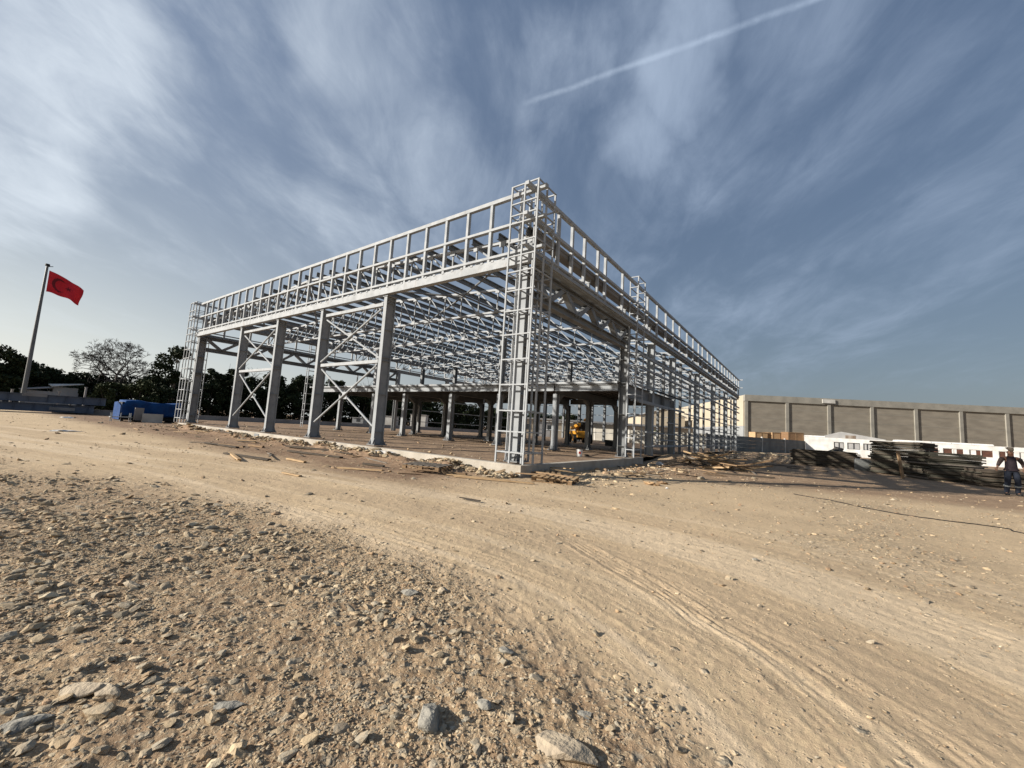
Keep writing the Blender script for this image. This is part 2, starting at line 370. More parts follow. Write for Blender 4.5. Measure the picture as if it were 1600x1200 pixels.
def roadmask(sg): return 1/(1+(np.abs(sg-.4)/3.2)**6)
def ground_h(x, y, ruts=True):
    r = np.hypot(x-CAM.x, y-CAM.y)
    near = np.clip(1-r/60, 0, 1)
    rk = rocky(x, y)
    h = 0.10*fbm(x*.35, y*.35, 3)*near + 0.030*fbm(x*1.7, y*1.7, 4)*(0.4+rk) + 0.020*fbm(x*7, y*7, 4)*(0.6+1.5*rk) + 0.012*fbm(x*24, y*24, 3)*(0.8+1.2*rk)
    if ruts and len(x) > 400000:
        h = h + rut_height(x, y); sg_, al_ = road(x, y); h = h+roadmask(sg_)*(1-rk)*(0.012*fbm(sg_*5.5, al_*.35, 3)+.009*fbm(sg_*18, al_*.8, 3))
    # heap of dirt along the right-hand side of the building
    pile = np.exp(-((x-0.9-0.09*(y-20).clip(0, 40))/1.5)**2)*np.clip((y-11.0)/4, 0, 1)*np.clip((50-y)/4, 0, 1)
    h = h+0.42*pile*(0.8+1.2*fbm(x*.7, y*.5, 4))
    bank = np.exp(-((y+0.95)/0.55)**2)*np.clip((-x)/2, 0, 1)*np.clip((x+31)/3, 0, 1)
    h = h+0.19*bank*(0.8+3.2*fbm(x*.8, y*1.1, 4))
    inside = (x < -0.1) & (x > -31.5) & (y > 0.0) & (y < 51)
    h = np.where(inside, h*0.0-0.05, h)
    return h
ang0 = math.atan2(fw.y, fw.x)
aa = np.concatenate([np.linspace(-60, 60, 900, endpoint=False), np.linspace(60, 300, 60, endpoint=False)])
aa = np.radians(aa)+ang0; na = len(aa)
rr = np.concatenate([[0.4, 0.9], np.geomspace(1.35, 55, 640), np.geomspace(58, 1400, 24)]); nr = len(rr)
AA, RR = np.meshgrid(aa, rr)
X = CAM.x+RR*np.cos(AA); Y = CAM.y+RR*np.sin(AA)
H = ground_h(X.ravel(), Y.ravel())
V = np.stack([X.ravel(), Y.ravel(), GZ+H], 1)
I = np.arange(nr*na).reshape(nr, na); J = np.roll(I, -1, 1)
F = np.stack([I[:-1], J[:-1], J[1:], I[1:]], -1).reshape(-1, 4)[:, ::-1]
F = np.stack([I[:-1], I[1:], J[1:], J[:-1]], -1).reshape(-1, 4)
V = np.vstack([V, [[CAM.x, CAM.y, GZ]]]); c = len(V)-1
xs, ys = V[:, 0], V[:, 1]
sgv, alv = road(xs, ys); trk = np.clip(.5+1.5*roadmask(sgv)*(fbm(sgv*1.6, alv*.10, 4)+.4*fbm(sgv*7, alv*.3+9, 3)), 0, 1)
cols = np.stack([rocky(xs, ys), brown(xs, ys), patch_r(xs, ys), np.ones(len(xs))], 1)

def shader(name):
    m = bpy.data.materials.new(name); m.use_nodes = True; t = m.node_tree; b = t.nodes['Principled BSDF']
    b.inputs['Roughness'].default_value = 0.95; b.inputs['Specular IOR Level'].default_value = 0.12
    def tn(sc, det=8, rough=.6, dist=0, st=(1, 1, 1)):
        g = t.nodes.new('ShaderNodeNewGeometry'); mp = t.nodes.new('ShaderNodeMapping'); mp.inputs['Scale'].default_value = st; t.links.new(g.outputs['Position'], mp.inputs[0])
        n = t.nodes.new('ShaderNodeTexNoise'); n.inputs['Scale'].default_value = sc; n.inputs['Detail'].default_value = det; n.inputs['Roughness'].default_value = rough; n.inputs['Distortion'].default_value = dist
        t.links.new(mp.outputs[0], n.inputs['Vector']); return n.outputs[0]
    def mr(x, a, bb, lo=0., hi=1.):
        n = t.nodes.new('ShaderNodeMapRange'); n.inputs[1].default_value = a; n.inputs[2].default_value = bb; n.inputs[3].default_value = lo; n.inputs[4].default_value = hi; t.links.new(x, n.inputs[0]); return n.outputs[0]
    def mx(f, a, bb, bt='MIX'):
        n = t.nodes.new('ShaderNodeMix'); n.data_type = 'RGBA'; n.blend_type = bt
        if isinstance(f, float): n.inputs[0].default_value = f
        else: t.links.new(f, n.inputs[0])
        for i, v in ((6, a), (7, bb)):
            if isinstance(v, tuple): n.inputs[i].default_value = v+(1,)
            else: t.links.new(v, n.inputs[i])
        return n.outputs[2]
    def mt(op, a, bb):
        n = t.nodes.new('ShaderNodeMath'); n.operation = op; n.use_clamp = False
        for i, v in enumerate((a, bb)):
            if isinstance(v, (int, float)): n.inputs[i].default_value = v
            else: t.links.new(v, n.inputs[i])
        return n.outputs[0]
    return m, t, b, tn, mr, mx, mt
gm, t, b, tn, mr, mx, mt = shader('dirt_ground')
ca = t.nodes.new('ShaderNodeVertexColor'); ca.layer_name = 'tint'
sp = t.nodes.new('ShaderNodeSeparateColor'); t.links.new(ca.outputs[0], sp.inputs[0])
sand = mx(mr(tn(0.45, 6), .35, .65), (0.545, 0.42, 0.265), (0.475, 0.362, 0.228))
sand = mx(mr(tn(22, 6, .7), .42, .70), sand, (0.42, 0.31, 0.205))
sand = mx(mr(tn(1.1, 8, .65, 1.5, (1, .35, 1)), .52, .72, 0, .5), sand, (0.54, 0.425, 0.285))
rock = mx(mr(tn(1.6, 8, .65), .38, .62), (0.37, 0.265, 0.16), (0.26, 0.175, 0.107))
rock = mx(mr(tn(9, 8, .7), .5, .68), rock, (0.43, 0.34, 0.22))
rock = mx(mr(tn(60, 4, .7), .5, .66), rock, (0.21, 0.15, 0.10))
bsoil = mx(mr(tn(0.8, 8, .65), .38, .62), (0.255, 0.17, 0.108), (0.175, 0.113, 0.073))
bsoil = mx(mr(tn(7, 8, .7), .5, .7), bsoil, (0.37, 0.27, 0.18))
tat = t.nodes.new('ShaderNodeAttribute'); tat.attribute_name = 'track'
sand = mx(mr(tat.outputs['Fac'], .30, .5, .40, 0.), sand, (0.38, 0.285, 0.19)); sand = mx(mr(tat.outputs['Fac'], .5, .75, 0, .5), sand, (0.60, 0.485, 0.345))
cc = mx(sp.outputs[1], sand, bsoil)
cc = mx(sp.outputs[0], cc, rock)
cc = mx(mt('MULTIPLY', sp.outputs[2], mr(tn(16, 6, .7), .45, .55)), cc, (0.20, 0.16, 0.115))
hsum = mt('ADD', mt('MULTIPLY', tn(45, 6, .75), 0.5), mt('MULTIPLY', tn(160, 3, .7), 0.18))
for vs_, thr_r, thr_s in ((13., .50, .985), (30., .45, .93), (70., .45, .80)):
    gg = t.nodes.new('ShaderNodeNewGeometry'); wv = t.nodes.new('ShaderNodeTexNoise'); wv.inputs['Scale'].default_value = vs_*1.3; t.links.new(gg.outputs['Position'], wv.inputs['Vector'])
    av = t.nodes.new('ShaderNodeVectorMath'); av.operation = 'MULTIPLY_ADD'; t.links.new(wv.outputs['Color'], av.inputs[0]); av.inputs[1].default_value = (.9/vs_,)*3; t.links.new(gg.outputs['Position'], av.inputs[2])
    vo = t.nodes.new('ShaderNodeTexVoronoi'); vo.inputs['Scale'].default_value = vs_; t.links.new(av.outputs[0], vo.inputs['Vector'])
    sc_ = t.nodes.new('ShaderNodeSeparateColor'); t.links.new(vo.outputs['Color'], sc_.inputs[0])
    thr = t.nodes.new('ShaderNodeMapRange'); t.links.new(sp.outputs[0], thr.inputs[0]); thr.inputs[3].default_value = thr_s; thr.inputs[4].default_value = thr_r
    on_ = t.nodes.new('ShaderNodeMath'); on_.operation = 'GREATER_THAN'; t.links.new(sc_.outputs[0], on_.inputs[0]); t.links.new(thr.outputs[0], on_.inputs[1])
    dome = mr(vo.outputs['Distance'], .5, .22)
    msk = mt('MULTIPLY', on_.outputs[0], dome)
    scol = mx(sc_.outputs[1], (0.33, 0.245, 0.16), (0.47, 0.39, 0.275)); scol = mx(mr(sc_.outputs[2], .6, .9, 0, .7), scol, (0.30, 0.275, 0.22))
    cc = mx(mt('MULTIPLY', msk, .85), cc, scol)
    hsum = mt('ADD', hsum, mt('MULTIPLY', mt('MULTIPLY', msk, sc_.outputs[1]), 28./vs_ if vs_ > 20 else 1.6))
t.links.new(cc, b.inputs['Base Color'])
bp = t.nodes.new('ShaderNodeBump'); bp.inputs['Strength'].default_value = 0.9; bp.inputs['Distance'].default_value = 0.02
hh = hsum; t.links.new(hh, bp.inputs['Height']); t.links.new(bp.outputs[0], b.inputs['Normal'])
g = npmesh('ground', V, F, gm, cols, flat=False); tag(g, kind='structure')
ta = g.data.attributes.new('track', 'FLOAT', 'POINT'); ta.data.foreach_set('value', trk.astype(np.float32))
# centre cap (under the camera)
capv = np.array([(CAM.x, CAM.y, GZ)]+[tuple(V[i]) for i in range(na)]); capf = np.array([(0, 1+i, 1+(i+1) % na) for i in range(na)])
cp = npmesh('ground', capv, capf, gm, np.tile([1., 0, 0, 1], (len(capv), 1)), flat=False); tag(cp, kind='structure')

# ---------------------------------------------------------------- gravel
ICO = None
def ico(sub):
    import bmesh
    bm = bmesh.new(); bmesh.ops.create_icosphere(bm, subdivisions=sub, radius=1); bm.verts.ensure_lookup_table()
    v = np.array([w.co[:] for w in bm.verts]); f = np.array([[q.index for q in p.verts] for p in bm.faces]); bm.free(); return v, f
sm, t, b, tn, mr, mx, mt = shader('stone')
ca = t.nodes.new('ShaderNodeVertexColor'); ca.layer_name = 'tint'
c0 = mx(mr(tn(28, 5, .7), .40, .68, 0, 1.), ca.outputs[0], (0.38, 0.28, 0.175))
t.links.new(mx(0.7, ca.outputs[0], c0), b.inputs['Base Color'])
bp = t.nodes.new('ShaderNodeBump'); bp.inputs['Strength'].default_value = 0.5; bp.inputs['Distance'].default_value = 0.01
t.links.new(tn(70, 4, .7), bp.inputs['Height']); t.links.new(bp.outputs[0], b.inputs['Normal'])
PAL = np.array([(0.40,0.33,0.235),(0.35,0.285,0.20),(0.30,0.26,0.20),(0.265,0.245,0.205),(0.31,0.23,0.155),(0.265,0.185,0.125),(0.46,0.40,0.30),(0.20,0.18,0.15)])
def stones(name, x, y, s, sub, label, pal_w, hfun=None, sink=0.3, nvar=24, dim=1.0):
    v0, f0 = ico(sub); n = len(x); nv = len(v0)
    var = []
    for k in range(nvar):
        vv = v0*(1+RNG.uniform(-.28, .28, (nv, 1)))
        if sub > 1:      # chop flat facets
            for q in range(7):
                d = RNG.normal(size=3); d /= np.linalg.norm(d); h = vv@d; lim = RNG.uniform(.55, .8); vv = vv-np.outer(np.clip(h-lim, 0, None), d)
        var.append(vv)
    var = np.array(var); W = var[RNG.integers(0, nvar, n)]
    sc = np.stack([RNG.uniform(.9, 1.5, n), RNG.uniform(.6, 1.0, n), RNG.uniform(.26, .60, n)], 1)*s[:, None]
    W = W*sc[:, None, :]
    a = RNG.uniform(0, 2*math.pi, n); tl = RNG.normal(0, .28, n)
    ct, st = np.cos(tl)[:, None], np.sin(tl)[:, None]
    W = np.stack([W[..., 0]*ct-W[..., 2]*st, W[..., 1], W[..., 0]*st+W[..., 2]*ct], -1)
    ca_, sa = np.cos(a)[:, None], np.sin(a)[:, None]
    W = np.stack([W[..., 0]*ca_-W[..., 1]*sa, W[..., 0]*sa+W[..., 1]*ca_, W[..., 2]], -1)
    h = hfun(x, y) if hfun else ground_h(x, y)+GZ
    W[..., 0] += x[:, None]; W[..., 1] += y[:, None]; W[..., 2] += (h+sc[:, 2]*(1-2*sink)*0.35)[:, None]
    Fa = (f0[None]+(np.arange(n)*nv)[:, None, None]).reshape(-1, 3)
    pw = np.array(pal_w, float); pw /= pw.sum()
    c = PAL[RNG.choice(len(PAL), n, p=pw)]*dim*RNG.uniform(.85, 1.3, (n, 1))*np.array([1.02, .99, .92]); c = np.repeat(c, nv, 0); c = np.hstack([c, np.ones((len(c), 1))])
    o = npmesh(name, W.reshape(-1, 3), Fa, sm, c); tag(o, label, 'gravel', kind='stuff'); return o
def scatter(n, rmin, rmax, dens, power=1.0):
    """rejection sampling in polar coordinates about the viewer's area, uniform per area**power"""
    u = RNG.random(n); e = 2-power*0.0
    r = np.sqrt(rmin**2+u*(rmax**2-rmin**2)); a = ang0+np.radians(RNG.uniform(-58, 58, n))
    x = CAM.x+r*np.cos(a); y = CAM.y+r*np.sin(a)
    k = RNG.random(n) < dens(x, y)
    k &= ~((x < 0.45) & (x > -31.5) & (y > -0.4) & (y < 51))
    return x[k], y[k]
def clump(x, y): return np.clip(0.40+2.9*fbm(x*1.25+2, y*1.25, 4), 0.05, 1)
def dn(x, y): return np.clip(rocky(x, y)**1.5*clump(x, y)+0.012, 0, 1)
W1 = (3, 4, 4, 3, 3, 2, 1, 2)
x, y = scatter(190000, 1.6, 7, dn); stones('gravel', x, y, RNG.uniform(.004, .011, len(x))*1.0, 1, 'fine grit lying over the rocky dirt in the near foreground', W1)
x, y = scatter(85000, 1.6, 8.5, dn); s = .0074*RNG.random(len(x))**-0.42; stones('gravel', x, y, np.clip(s, 0, .042), 2, 'loose angular pebbles over the stony near left ground', W1, sink=.25)
x, y = scatter(170000, 7, 22, dn); s = .014*RNG.random(len(x))**-0.42; stones('gravel', x, y, np.clip(s, 0, .075), 1, 'tan and grey stones strewn between the dirt track and the left edge', W1)
x, y = scatter(50000, 20, 60, lambda x, y: np.clip(dn(x, y)+.02, 0, 1)); s = .03*RNG.random(len(x))**-0.4; stones('gravel', x, y, np.clip(s, 0, .13), 1, 'scattered stones on the far open dirt yard', W1)
x, y = scatter(200000, 6, 24, lambda x, y: .42*patch_r(x, y)); stones('gravel', x, y, np.clip(.010*RNG.random(len(x))**-0.40, 0, .045), 1, 'dark stone chips scattered on the dirt at middle right', (0, 1, 2, 3, 1, 2, .25, 5), dim=.8)
def cluster(px, py, sp, n, smin, smax, label, pw):
    q = at(px, py, 2, GZ); x = q.x+RNG.normal(0, sp[0], n); y = q.y+RNG.normal(0, sp[1], n)
    o = stones('gravel', x, y, np.clip(smin*RNG.random(n)**-.5, 0, smax), 2, label, pw, sink=.22)
GW = (2, 3, 4, 5, 1, .5, 1.5, 2)
cluster(560, 945, (.75, .16), 420, .011, .045, 'row of grey-tan stones edging the smooth track', GW)
cluster(700, 1120, (.22, .14), 220, .007, .03, 'grey pebbles clustered round the large blue-grey rock', GW)
cluster(1010, 1105, (.13, .10), 130, .007, .024, 'small knot of grey pebbles right of the slanting rock', GW)
cluster(330, 1040, (.30, .16), 170, .008, .03, 'pale pebbles clustered in the left foreground', GW)
cluster(60, 930, (.9, .35), 420, .014, .055, 'larger flat stones covering the far left slope', GW)
cluster(60, 1130, (.25, .22), 260, .010, .04, 'flat stones packed in the lower left corner', GW)
cluster(330, 830, (1.3, .35), 420, .014, .06, 'stones edging the track at middle left', GW)
# grit and lumps over brown soil along the footing
x, y = scatter(60000, 7, 45, lambda x, y: brown(x, y)*np.clip(.16+1.2*fbm(x*1.2, y*1.2+30, 3), 0.01, 1)*np.exp(-((y+1.0)/2.2)**2)*(x < 1.2))
stones('soil_lumps', x, y, np.clip(.022*RNG.random(len(x))**-0.45, 0, .12), 1, 'reddish lumps of dug soil along the long concrete footing', (2, 3, 1, 1, 4, 5, 2, 1))
x, y = scatter(60000, 11, 60, lambda x, y: np.exp(-((x-1.6-0.1*(y-8).clip(0, 50))/2.6)**2)*(y > 4)*(x > .5)*np.clip(.35+1.5*fbm(x, y+50, 3), 0.02, 1))
stones('soil_lumps', x, y, np.clip(.03*RNG.random(len(x))**-0.45, 0, .2), 1, 'brown dirt clods heaped along the shaded right side of the frame', (1, 2, 1, 1, 4, 5, .6, 2))

def boulder(px, py, sx, sy, sz, m, label, rz=0, seed=0):
    r = np.random.default_rng(seed); v, f = ico(4); v = v.copy(); sx, sy, sz = sx*1.75, sy*1.6, sz*1.25
    for q in range(16):
        d = r.normal(size=3); d /= np.linalg.norm(d); h = v@d; v = v-np.outer(np.clip(h-r.uniform(.55, .85), 0, None), d)
    v *= (1+0.05*np.array([fbm(np.array([a[0]*3+a[2]*2]), np.array([a[1]*3-a[2]]), 3)[0] for a in v]))[:, None]
    v = v*np.array([sx, sy, sz]); p = at(px, py, 2, GZ)
    o = npmesh('rock', v, f, MATS[m], flat=True); gz = float(ground_h(np.array([p.x]), np.array([p.y]))[0])+GZ
    o.location = (p.x, p.y, gz+sz*.18); o.rotation_euler = (r.uniform(-.15, .15), r.uniform(-.15, .15), rz)
    tag(o, label, 'rock'); return o
boulder(670, 1125, .070, .048, .055, 'slate_rock', 'large blue-grey cracked rock half buried at the bottom centre', 2.25, 3)
boulder(875, 1178, .105, .050, .040, 'tan_rock', 'long slanting tan and grey rock at the bottom edge', .1, 4)
boulder(790, 1022, .040, .024, .018, 'slate_rock', 'small flat grey slab on the edge of the stony patch', .3, 5)
boulder(640, 928, .055, .035, .030, 'slate_rock', 'grey rock ending the row of stones beside the track', .4, 6)
boulder(690, 925, .035, .028, .028, 'tan_rock', 'tan pointed rock beside the wheel track', .9, 7)
boulder(130, 1082, .070, .035, .040, 'tan_rock', 'upright pale tan rock in the stony left foreground', .7, 8)
boulder(165, 1086, .060, .03, .025, 'tan_rock', 'pale tan rock leaning against the upright one', .2, 9)
boulder(756, 1108, .028, .022, .022, 'slate_rock', 'small square grey rock right of the blue-grey one', .2, 10)
boulder(910, 1115, .034, .028, .012, 'slate_rock', 'thin grey stone plate above the slanting tan rock', .5, 11)
boulder(360, 1100, .05, .032, .014, 'slate_rock', 'flat grey-green stone plate in the left foreground', .8, 12)
boulder(205, 915, .055, .032, .030, 'tan_rock', 'oblong tan rock high on the left stony slope', .3, 13)
boulder(870, 1100, .018, .016, .014, 'tan_rock', 'little tan rock among pebbles at the lower centre', .3, 14)
boulder(40, 1130, .075, .045, .022, 'slate_rock', 'broad flat stone at the lower left corner', 1.3, 15)
boulder(1180, 876, .03, .025, .022, 'slate_rock', 'single grey stone out on the smooth track', .3, 16)

# ---------------------------------------------------------------- concrete footing + floor
found = empty('concrete_foundation', (-15, 0, GZ)); tag(found, 'pale concrete edge footing with dirt floor inside the steel frame', 'foundation')
def off(o, root): o.parent = root; o.matrix_parent_inverse = Matrix.Translation(-Vector(root.location)); return o
m_ = MB(); m_.box((-31.6, -0.34, GZ-.3), (0.30, -0.04, 0.0)); off(m_.build('front_kerb', 'concrete', None, bevel=.012), found)
m_ = MB(); m_.box((0.02, -0.036, GZ-.3), (0.302, 11.3, -0.003)); off(m_.build('side_kerb', 'concrete', None, bevel=.012), found)
gx = np.linspace(-31.5, 0.0, 130); gy = np.linspace(0.0, 51, 200); XX, YY = np.meshgrid(gx, gy); hz = -0.02+0.09*fbm(XX*.5, YY*.5, 4)+.02*fbm(XX*3, YY*3, 3)
Vf = np.stack([XX.ravel(), YY.ravel(), hz.ravel()], 1); If = np.arange(XX.size).reshape(XX.shape)
Ff = np.stack([If[:-1, :-1], If[:-1, 1:], If[1:, 1:], If[1:, :-1]], -1).reshape(-1, 4)
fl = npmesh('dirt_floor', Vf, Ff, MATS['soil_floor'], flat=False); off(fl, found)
COLX = [-7.8, -13.1, -18.0, -23.1]
for x_ in COLX:
    m_ = MB(); m_.box((x_-.28, -.362, GZ-.2), (x_+.28, -.342, -.06)); off(m_.build('pedestal_face', 'steel_grey', None), found)

# ---------------------------------------------------------------- steel building
BL = empty('steel_frame_building', (-15.5, 25, 0)); tag(BL, 'large unclad grey steel hall frame with open trusses, parapet cage and mezzanine', 'building')
BL.location = (0, 0, 0)
def part(mb, name, m='steel', par=BL, **k): return mb.build(name, m, par, **k)
# front columns : I sections, flanges facing out, base plate with stiffeners
def column(x_, y_, z0, z1, w=.30, d=.46, ax='y', plate=True, m='steel'):
    mb = MB(); upv = (0, 1, 0) if ax == 'y' else (1, 0, 0)
    mb.ibeam((0, 0, .03 if plate else 0), (0, 0, z1-z0), w, d, .035, upv)
    if plate and z1-z0 > 5:
        for zz_ in (.55, 2.2, 3.69, 3.85, 5.1, 6.32, 6.46):
            if ax == 'y':
                for sx_ in (-1, 1): mb.box((min(sx_*.02, sx_*(w/2-.01)), -d/2+.036, zz_), (max(sx_*.02, sx_*(w/2-.01)), d/2-.036, zz_+.014))
            else:
                for sx_ in (-1, 1): mb.box((-d/2+.036, min(sx_*.02, sx_*(w/2-.01)), zz_), (d/2-.036, max(sx_*.02, sx_*(w/2-.01)), zz_+.014))
        mb.box((-.17, -d/2-.03, z1-z0-.05), (.17, d/2+.03, z1-z0-.022))
    o = mb.build('column', m, BL, loc=(x_, y_, z0))
    if plate:
        pb = MB(); pb.box((-.27, -.33, -.02), (.27, .33, .028))
        for sx in (-1, 1):
            for sy in (-1, 1):
                pb.tube((sx*.21, sy*.27, .028), (sx*.21, sy*.27, .11), .022, .022, 6)
                pb.bar((sx*.10, sy*.24, .03), (sx*.10, sy*.32, .03), .015, .30) if 0 else pb.add([(sx*.12-.01, sy*.235, .03), (sx*.12+.01, sy*.235, .03), (sx*.12+.01, sy*.32, .03), (sx*.12-.01, sy*.32, .03), (sx*.12-.01, sy*.235, .30), (sx*.12+.01, sy*.235, .30)], [(0,1,2,3),(0,4,5,1),(1,5,2),(0,3,4),(3,2,5,4)])
        pb.build('base_plate', 'steel_grey', o)
    return o
ZB0, ZB1 = 6.72, 7.10
FC = [column(x_, .28, .06, ZB0, .21, .50) for x_ in COLX]
column(-0.35, .30, .06, ZB0, .34, .44); column(-31.05, .30, .06, ZB0, .50, .5)
# front eave beam
mb = MB(); mb.bar((-31.4, -.02, 6.91), (0.02, -.02, 6.91), .10, .32); mb.bar((-31.4, .10, 6.765), (0.0, .10, 6.765), .14, .025); mb.bar((-31.4, .10, 7.055), (0.0, .10, 7.055), .14, .026)
for k in range(62): mb.box((-31.2+k*.5, -.085, 7.03), (-31.08+k*.5, -.068, 7.10))
part(mb, 'eave_beam', 'steel_bright')
mb = MB(); mb.bar((0.02, .05, 7.0), (0.02, 50.8, 7.0), .08, .22); mb.bar((-.12, .05, 6.905), (-.12, 50.8, 6.905), .20, .028); mb.bar((.10, .05, 6.95), (.10, 50.8, 6.95), .07, .04)
part(mb, 'eave_beam')
mb = MB(); mb.bar((-31.42, .05, 6.9), (-31.42, 50.8, 6.9), .1, .38); part(mb, 'eave_beam')
mb = MB(); mb.bar((-31.4, 50.85, 6.9), (0, 50.85, 6.9), .1, .38); part(mb, 'eave_beam')
# parapet cages
HT, HM, HB = 9.34, 8.28, 7.22
def parapet(name, P0, dirv, posts, length, rails, inner, m='steel_bright'):
    root = empty(name, P0); root.parent = BL; dv = Vector(dirv)
    ps = []
    pm = MB(); pm.box((-.055, -.065, HB-.30), (.055, .065, HT-.08))
    first = None
    for s_ in posts:
        lo = dv*s_
        if first is None: first = pm.build('post', m, root, loc=lo)
        else: dup(first, root, lo)
    for z_, h_ in rails:
        r_ = MB(); r_.bar(tuple(dv*0+Vector((0, 0, z_))+dv*(-.5)), tuple(dv*length+Vector((0, 0, z_))), .145 if z_ == HT else .16, h_)
        r_.build('rail', m, root)
    return root
fposts = [1.844+i*1.166 for i in range(25)]
parapet('front_parapet', (0, 0, 0), (-1, 0, 0), fposts, 31.1, ((HT, .14), (HM, .09), (HB, .09)), 0)
sposts = [1.73, 2.82, 3.93, 5.28, 6.12, 8.29, 12.29, 14.15, 16.09, 17.89, 19.64, 21.89, 23.96, 26.0, 27.6, 29.85, 31.88, 33.74, 35.6, 37.7, 39.5, 41.38, 43.3, 45.2, 47.1, 48.95, 50.75]
parapet('side_parapet', (0, 0, 0), (0, 1, 0), sposts, 50.8, ((HT, .13), (HM, .12), (HB, .07)), 0)
sp2 = [1.8+i*1.95 for i in range(26)]
parapet('side_parapet', (-31.3, 0, 0), (0, 1, 0), sp2, 50.8, ((HT, .13), (HM, .12), (HB, .07)), 0)
parapet('rear_parapet', (0, 50.8, 0), (-1, 0, 0), [1.8+i*1.95 for i in range(15)], 31.1, ((HT, .13), (HM, .1)), 0)
# eave gutter trough behind the side parapet
for xg in (-.30, -30.95):
    mb = MB(); mb.bar((xg, .3, 7.87), (xg, 50.6, 7.87), .34, .03); mb.bar((xg+.18, .3, 8.02), (xg+.18, 50.6, 8.02), .025, .30); mb.bar((xg-.18, .3, 8.0), (xg-.18, 50.6, 8.0), .025, .26); mb.bar((xg+.205, .3, 8.05), (xg+.205, 50.6, 8.05), .02, .06)
    part(mb, 'gutter', 'gutter')
# lattice cages round the corner and door columns
RUNGS = [9.5, 8.84, 8.42, 8.13, 7.46, 6.95, 6.39, 5.73, 5.03, 4.22, 3.39, 2.55, 1.70, 1.03, 0.37]
def cage(name, x0, x1, y0, y1, label, nx=2, ny=2, z0=0.03, rungs=RUNGS, s=.054, inner=True):
    root = empty(name, ((x0+x1)/2, (y0+y1)/2, 0)); root.parent = BL
    w, d = (x1-x0), (y1-y0); zt = rungs[0]
    post = MB(); post.box((-s/2, -s/2, z0), (s/2, s/2, zt))
    first = None; pts = []
    for i in range(nx+1):
        for j in range(ny+1):
            if 0 < i < nx and 0 < j < ny: continue
            pts.append((-w/2+w*i/nx, -d/2+d*j/ny))
    for q in pts:
        if first is None: first = post.build('post', 'steel_bright', root, loc=(q[0], q[1], 0))
        else: dup(first, root, (q[0], q[1], 0))
    ring = MB(); r = s*.78; e = s/2+.004
    for yy in (-d/2, d/2): ring.box((-w/2-e, yy-r/2-.003, -r/2), (w/2+e, yy+r/2+.003, r/2))
    for xx in (-w/2, w/2): ring.box((xx-r/2, -d/2+r/2+.004, -r/2+.002), (xx+r/2, d/2-r/2-.004, r/2-.002))
    if nx > 1: ring.box((-r/2, -d/2+r/2+.004, -r/2+.004), (r/2, d/2-r/2-.004, r/2-.004))
    f2 = None
    for z_ in rungs:
        if f2 is None: f2 = ring.build('ring', 'steel_bright', root, loc=(0, 0, z_))
        else: dup(f2, root, (0, 0, z_))
    if nx > 1 and inner:      # second, inner line of posts round the column
        iw, idp = w*.27, d*.27
        for q in ((-iw, -idp), (iw, -idp), (-iw, idp), (iw, idp)):
            if q != (iw, idp): dup(first, root, (q[0], q[1], 0))
        ir = MB(); ir.box((-iw-.02, -idp-.016, -.018), (iw+.02, -idp+.016, .018)); ir.box((-iw-.016, -idp+.018, -.016), (-iw+.016, idp+.02, .016)); ir.box((-w/2, -idp-.014, -.014), (-iw-.022, -idp+.014, .014)); f3 = None
        for z_ in rungs[::2]:
            if f3 is None: f3 = ir.build('inner_ring', 'steel_bright', root, loc=(0, 0, z_))
            else: dup(f3, root, (0, 0, z_))
    root['label'] = label
    return root
cage('corner_cage', -.76, .32, -.27, .84, 'near corner lattice cage')
cage('corner_cage', -32.6, -31.3, -.30, .84, 'far left corner lattice cage')
MR = [9.5, 8.94, 8.42, 8.03, 7.51, 6.91, 6.4, 5.43, 4.79, 4.18, 3.23, 2.24, 1.64, 1.01, .41]
cage('door_cage', -.07, .36, 9.62, 10.7, 'narrow lattice cage midway along the right side', 1, 1, rungs=MR)
cage('door_cage', -31.66, -31.3, 9.1, 10.2, 'narrow lattice cage midway along the left side', 1, 1, rungs=MR)
# right side columns
for y_ in (9.95, 14.4, 19.4, 27.4, 35.0, 42.7, 50.4):
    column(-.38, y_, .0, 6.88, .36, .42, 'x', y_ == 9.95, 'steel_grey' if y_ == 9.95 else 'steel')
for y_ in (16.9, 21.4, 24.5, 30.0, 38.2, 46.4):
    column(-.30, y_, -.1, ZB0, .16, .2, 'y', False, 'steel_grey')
# left side columns
for y_ in (9.95, 19.4, 27.4, 35.0, 42.7, 50.4):
    column(-31.0, y_, .0, ZB0, .36, .42, 'x', y_ == 9.95)
# rear columns
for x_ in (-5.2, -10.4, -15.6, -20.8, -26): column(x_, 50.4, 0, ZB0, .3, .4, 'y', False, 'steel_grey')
# side girts
for z_, h_ in ((5.62, .12), (4.92, .12), (3.9, .07), (2.98, .07), (2.0, .07), (1.35, .06), (.6, .08)):
    mb = MB(); y0_ = 11.0 if z_ > 4.5 else (21.6 if z_ > 1.5 and z_ < 3.5 else 14.0)
    mb.bar((.02, y0_, z_), (.02, 51.15, z_), .12, h_); part(mb, 'girt', 'steel')
for ya, yb, zz in ((11, 16.9, 2.98), (16.9, 19.4, 2.1), (12.5, 14.4, 1.38), (14.4, 19.4, .95), (12.4, 21.4, .55)):
    mb = MB(); mb.bar((.022, ya, zz), (.022, yb, zz), .10, .07); part(mb, 'girt', 'steel')
for z_ in (1.2, 2.6, 4.0, 5.4):
    mb = MB(); mb.bar((-31.35, 19.4, z_), (-31.35, 50.8, z_), .1, .08); part(mb, 'girt', 'steel')
    mb = MB(); mb.bar((-31, 50.75, z_+.02), (0, 50.75, z_+.02), .1, .08); part(mb, 'girt', 'steel')
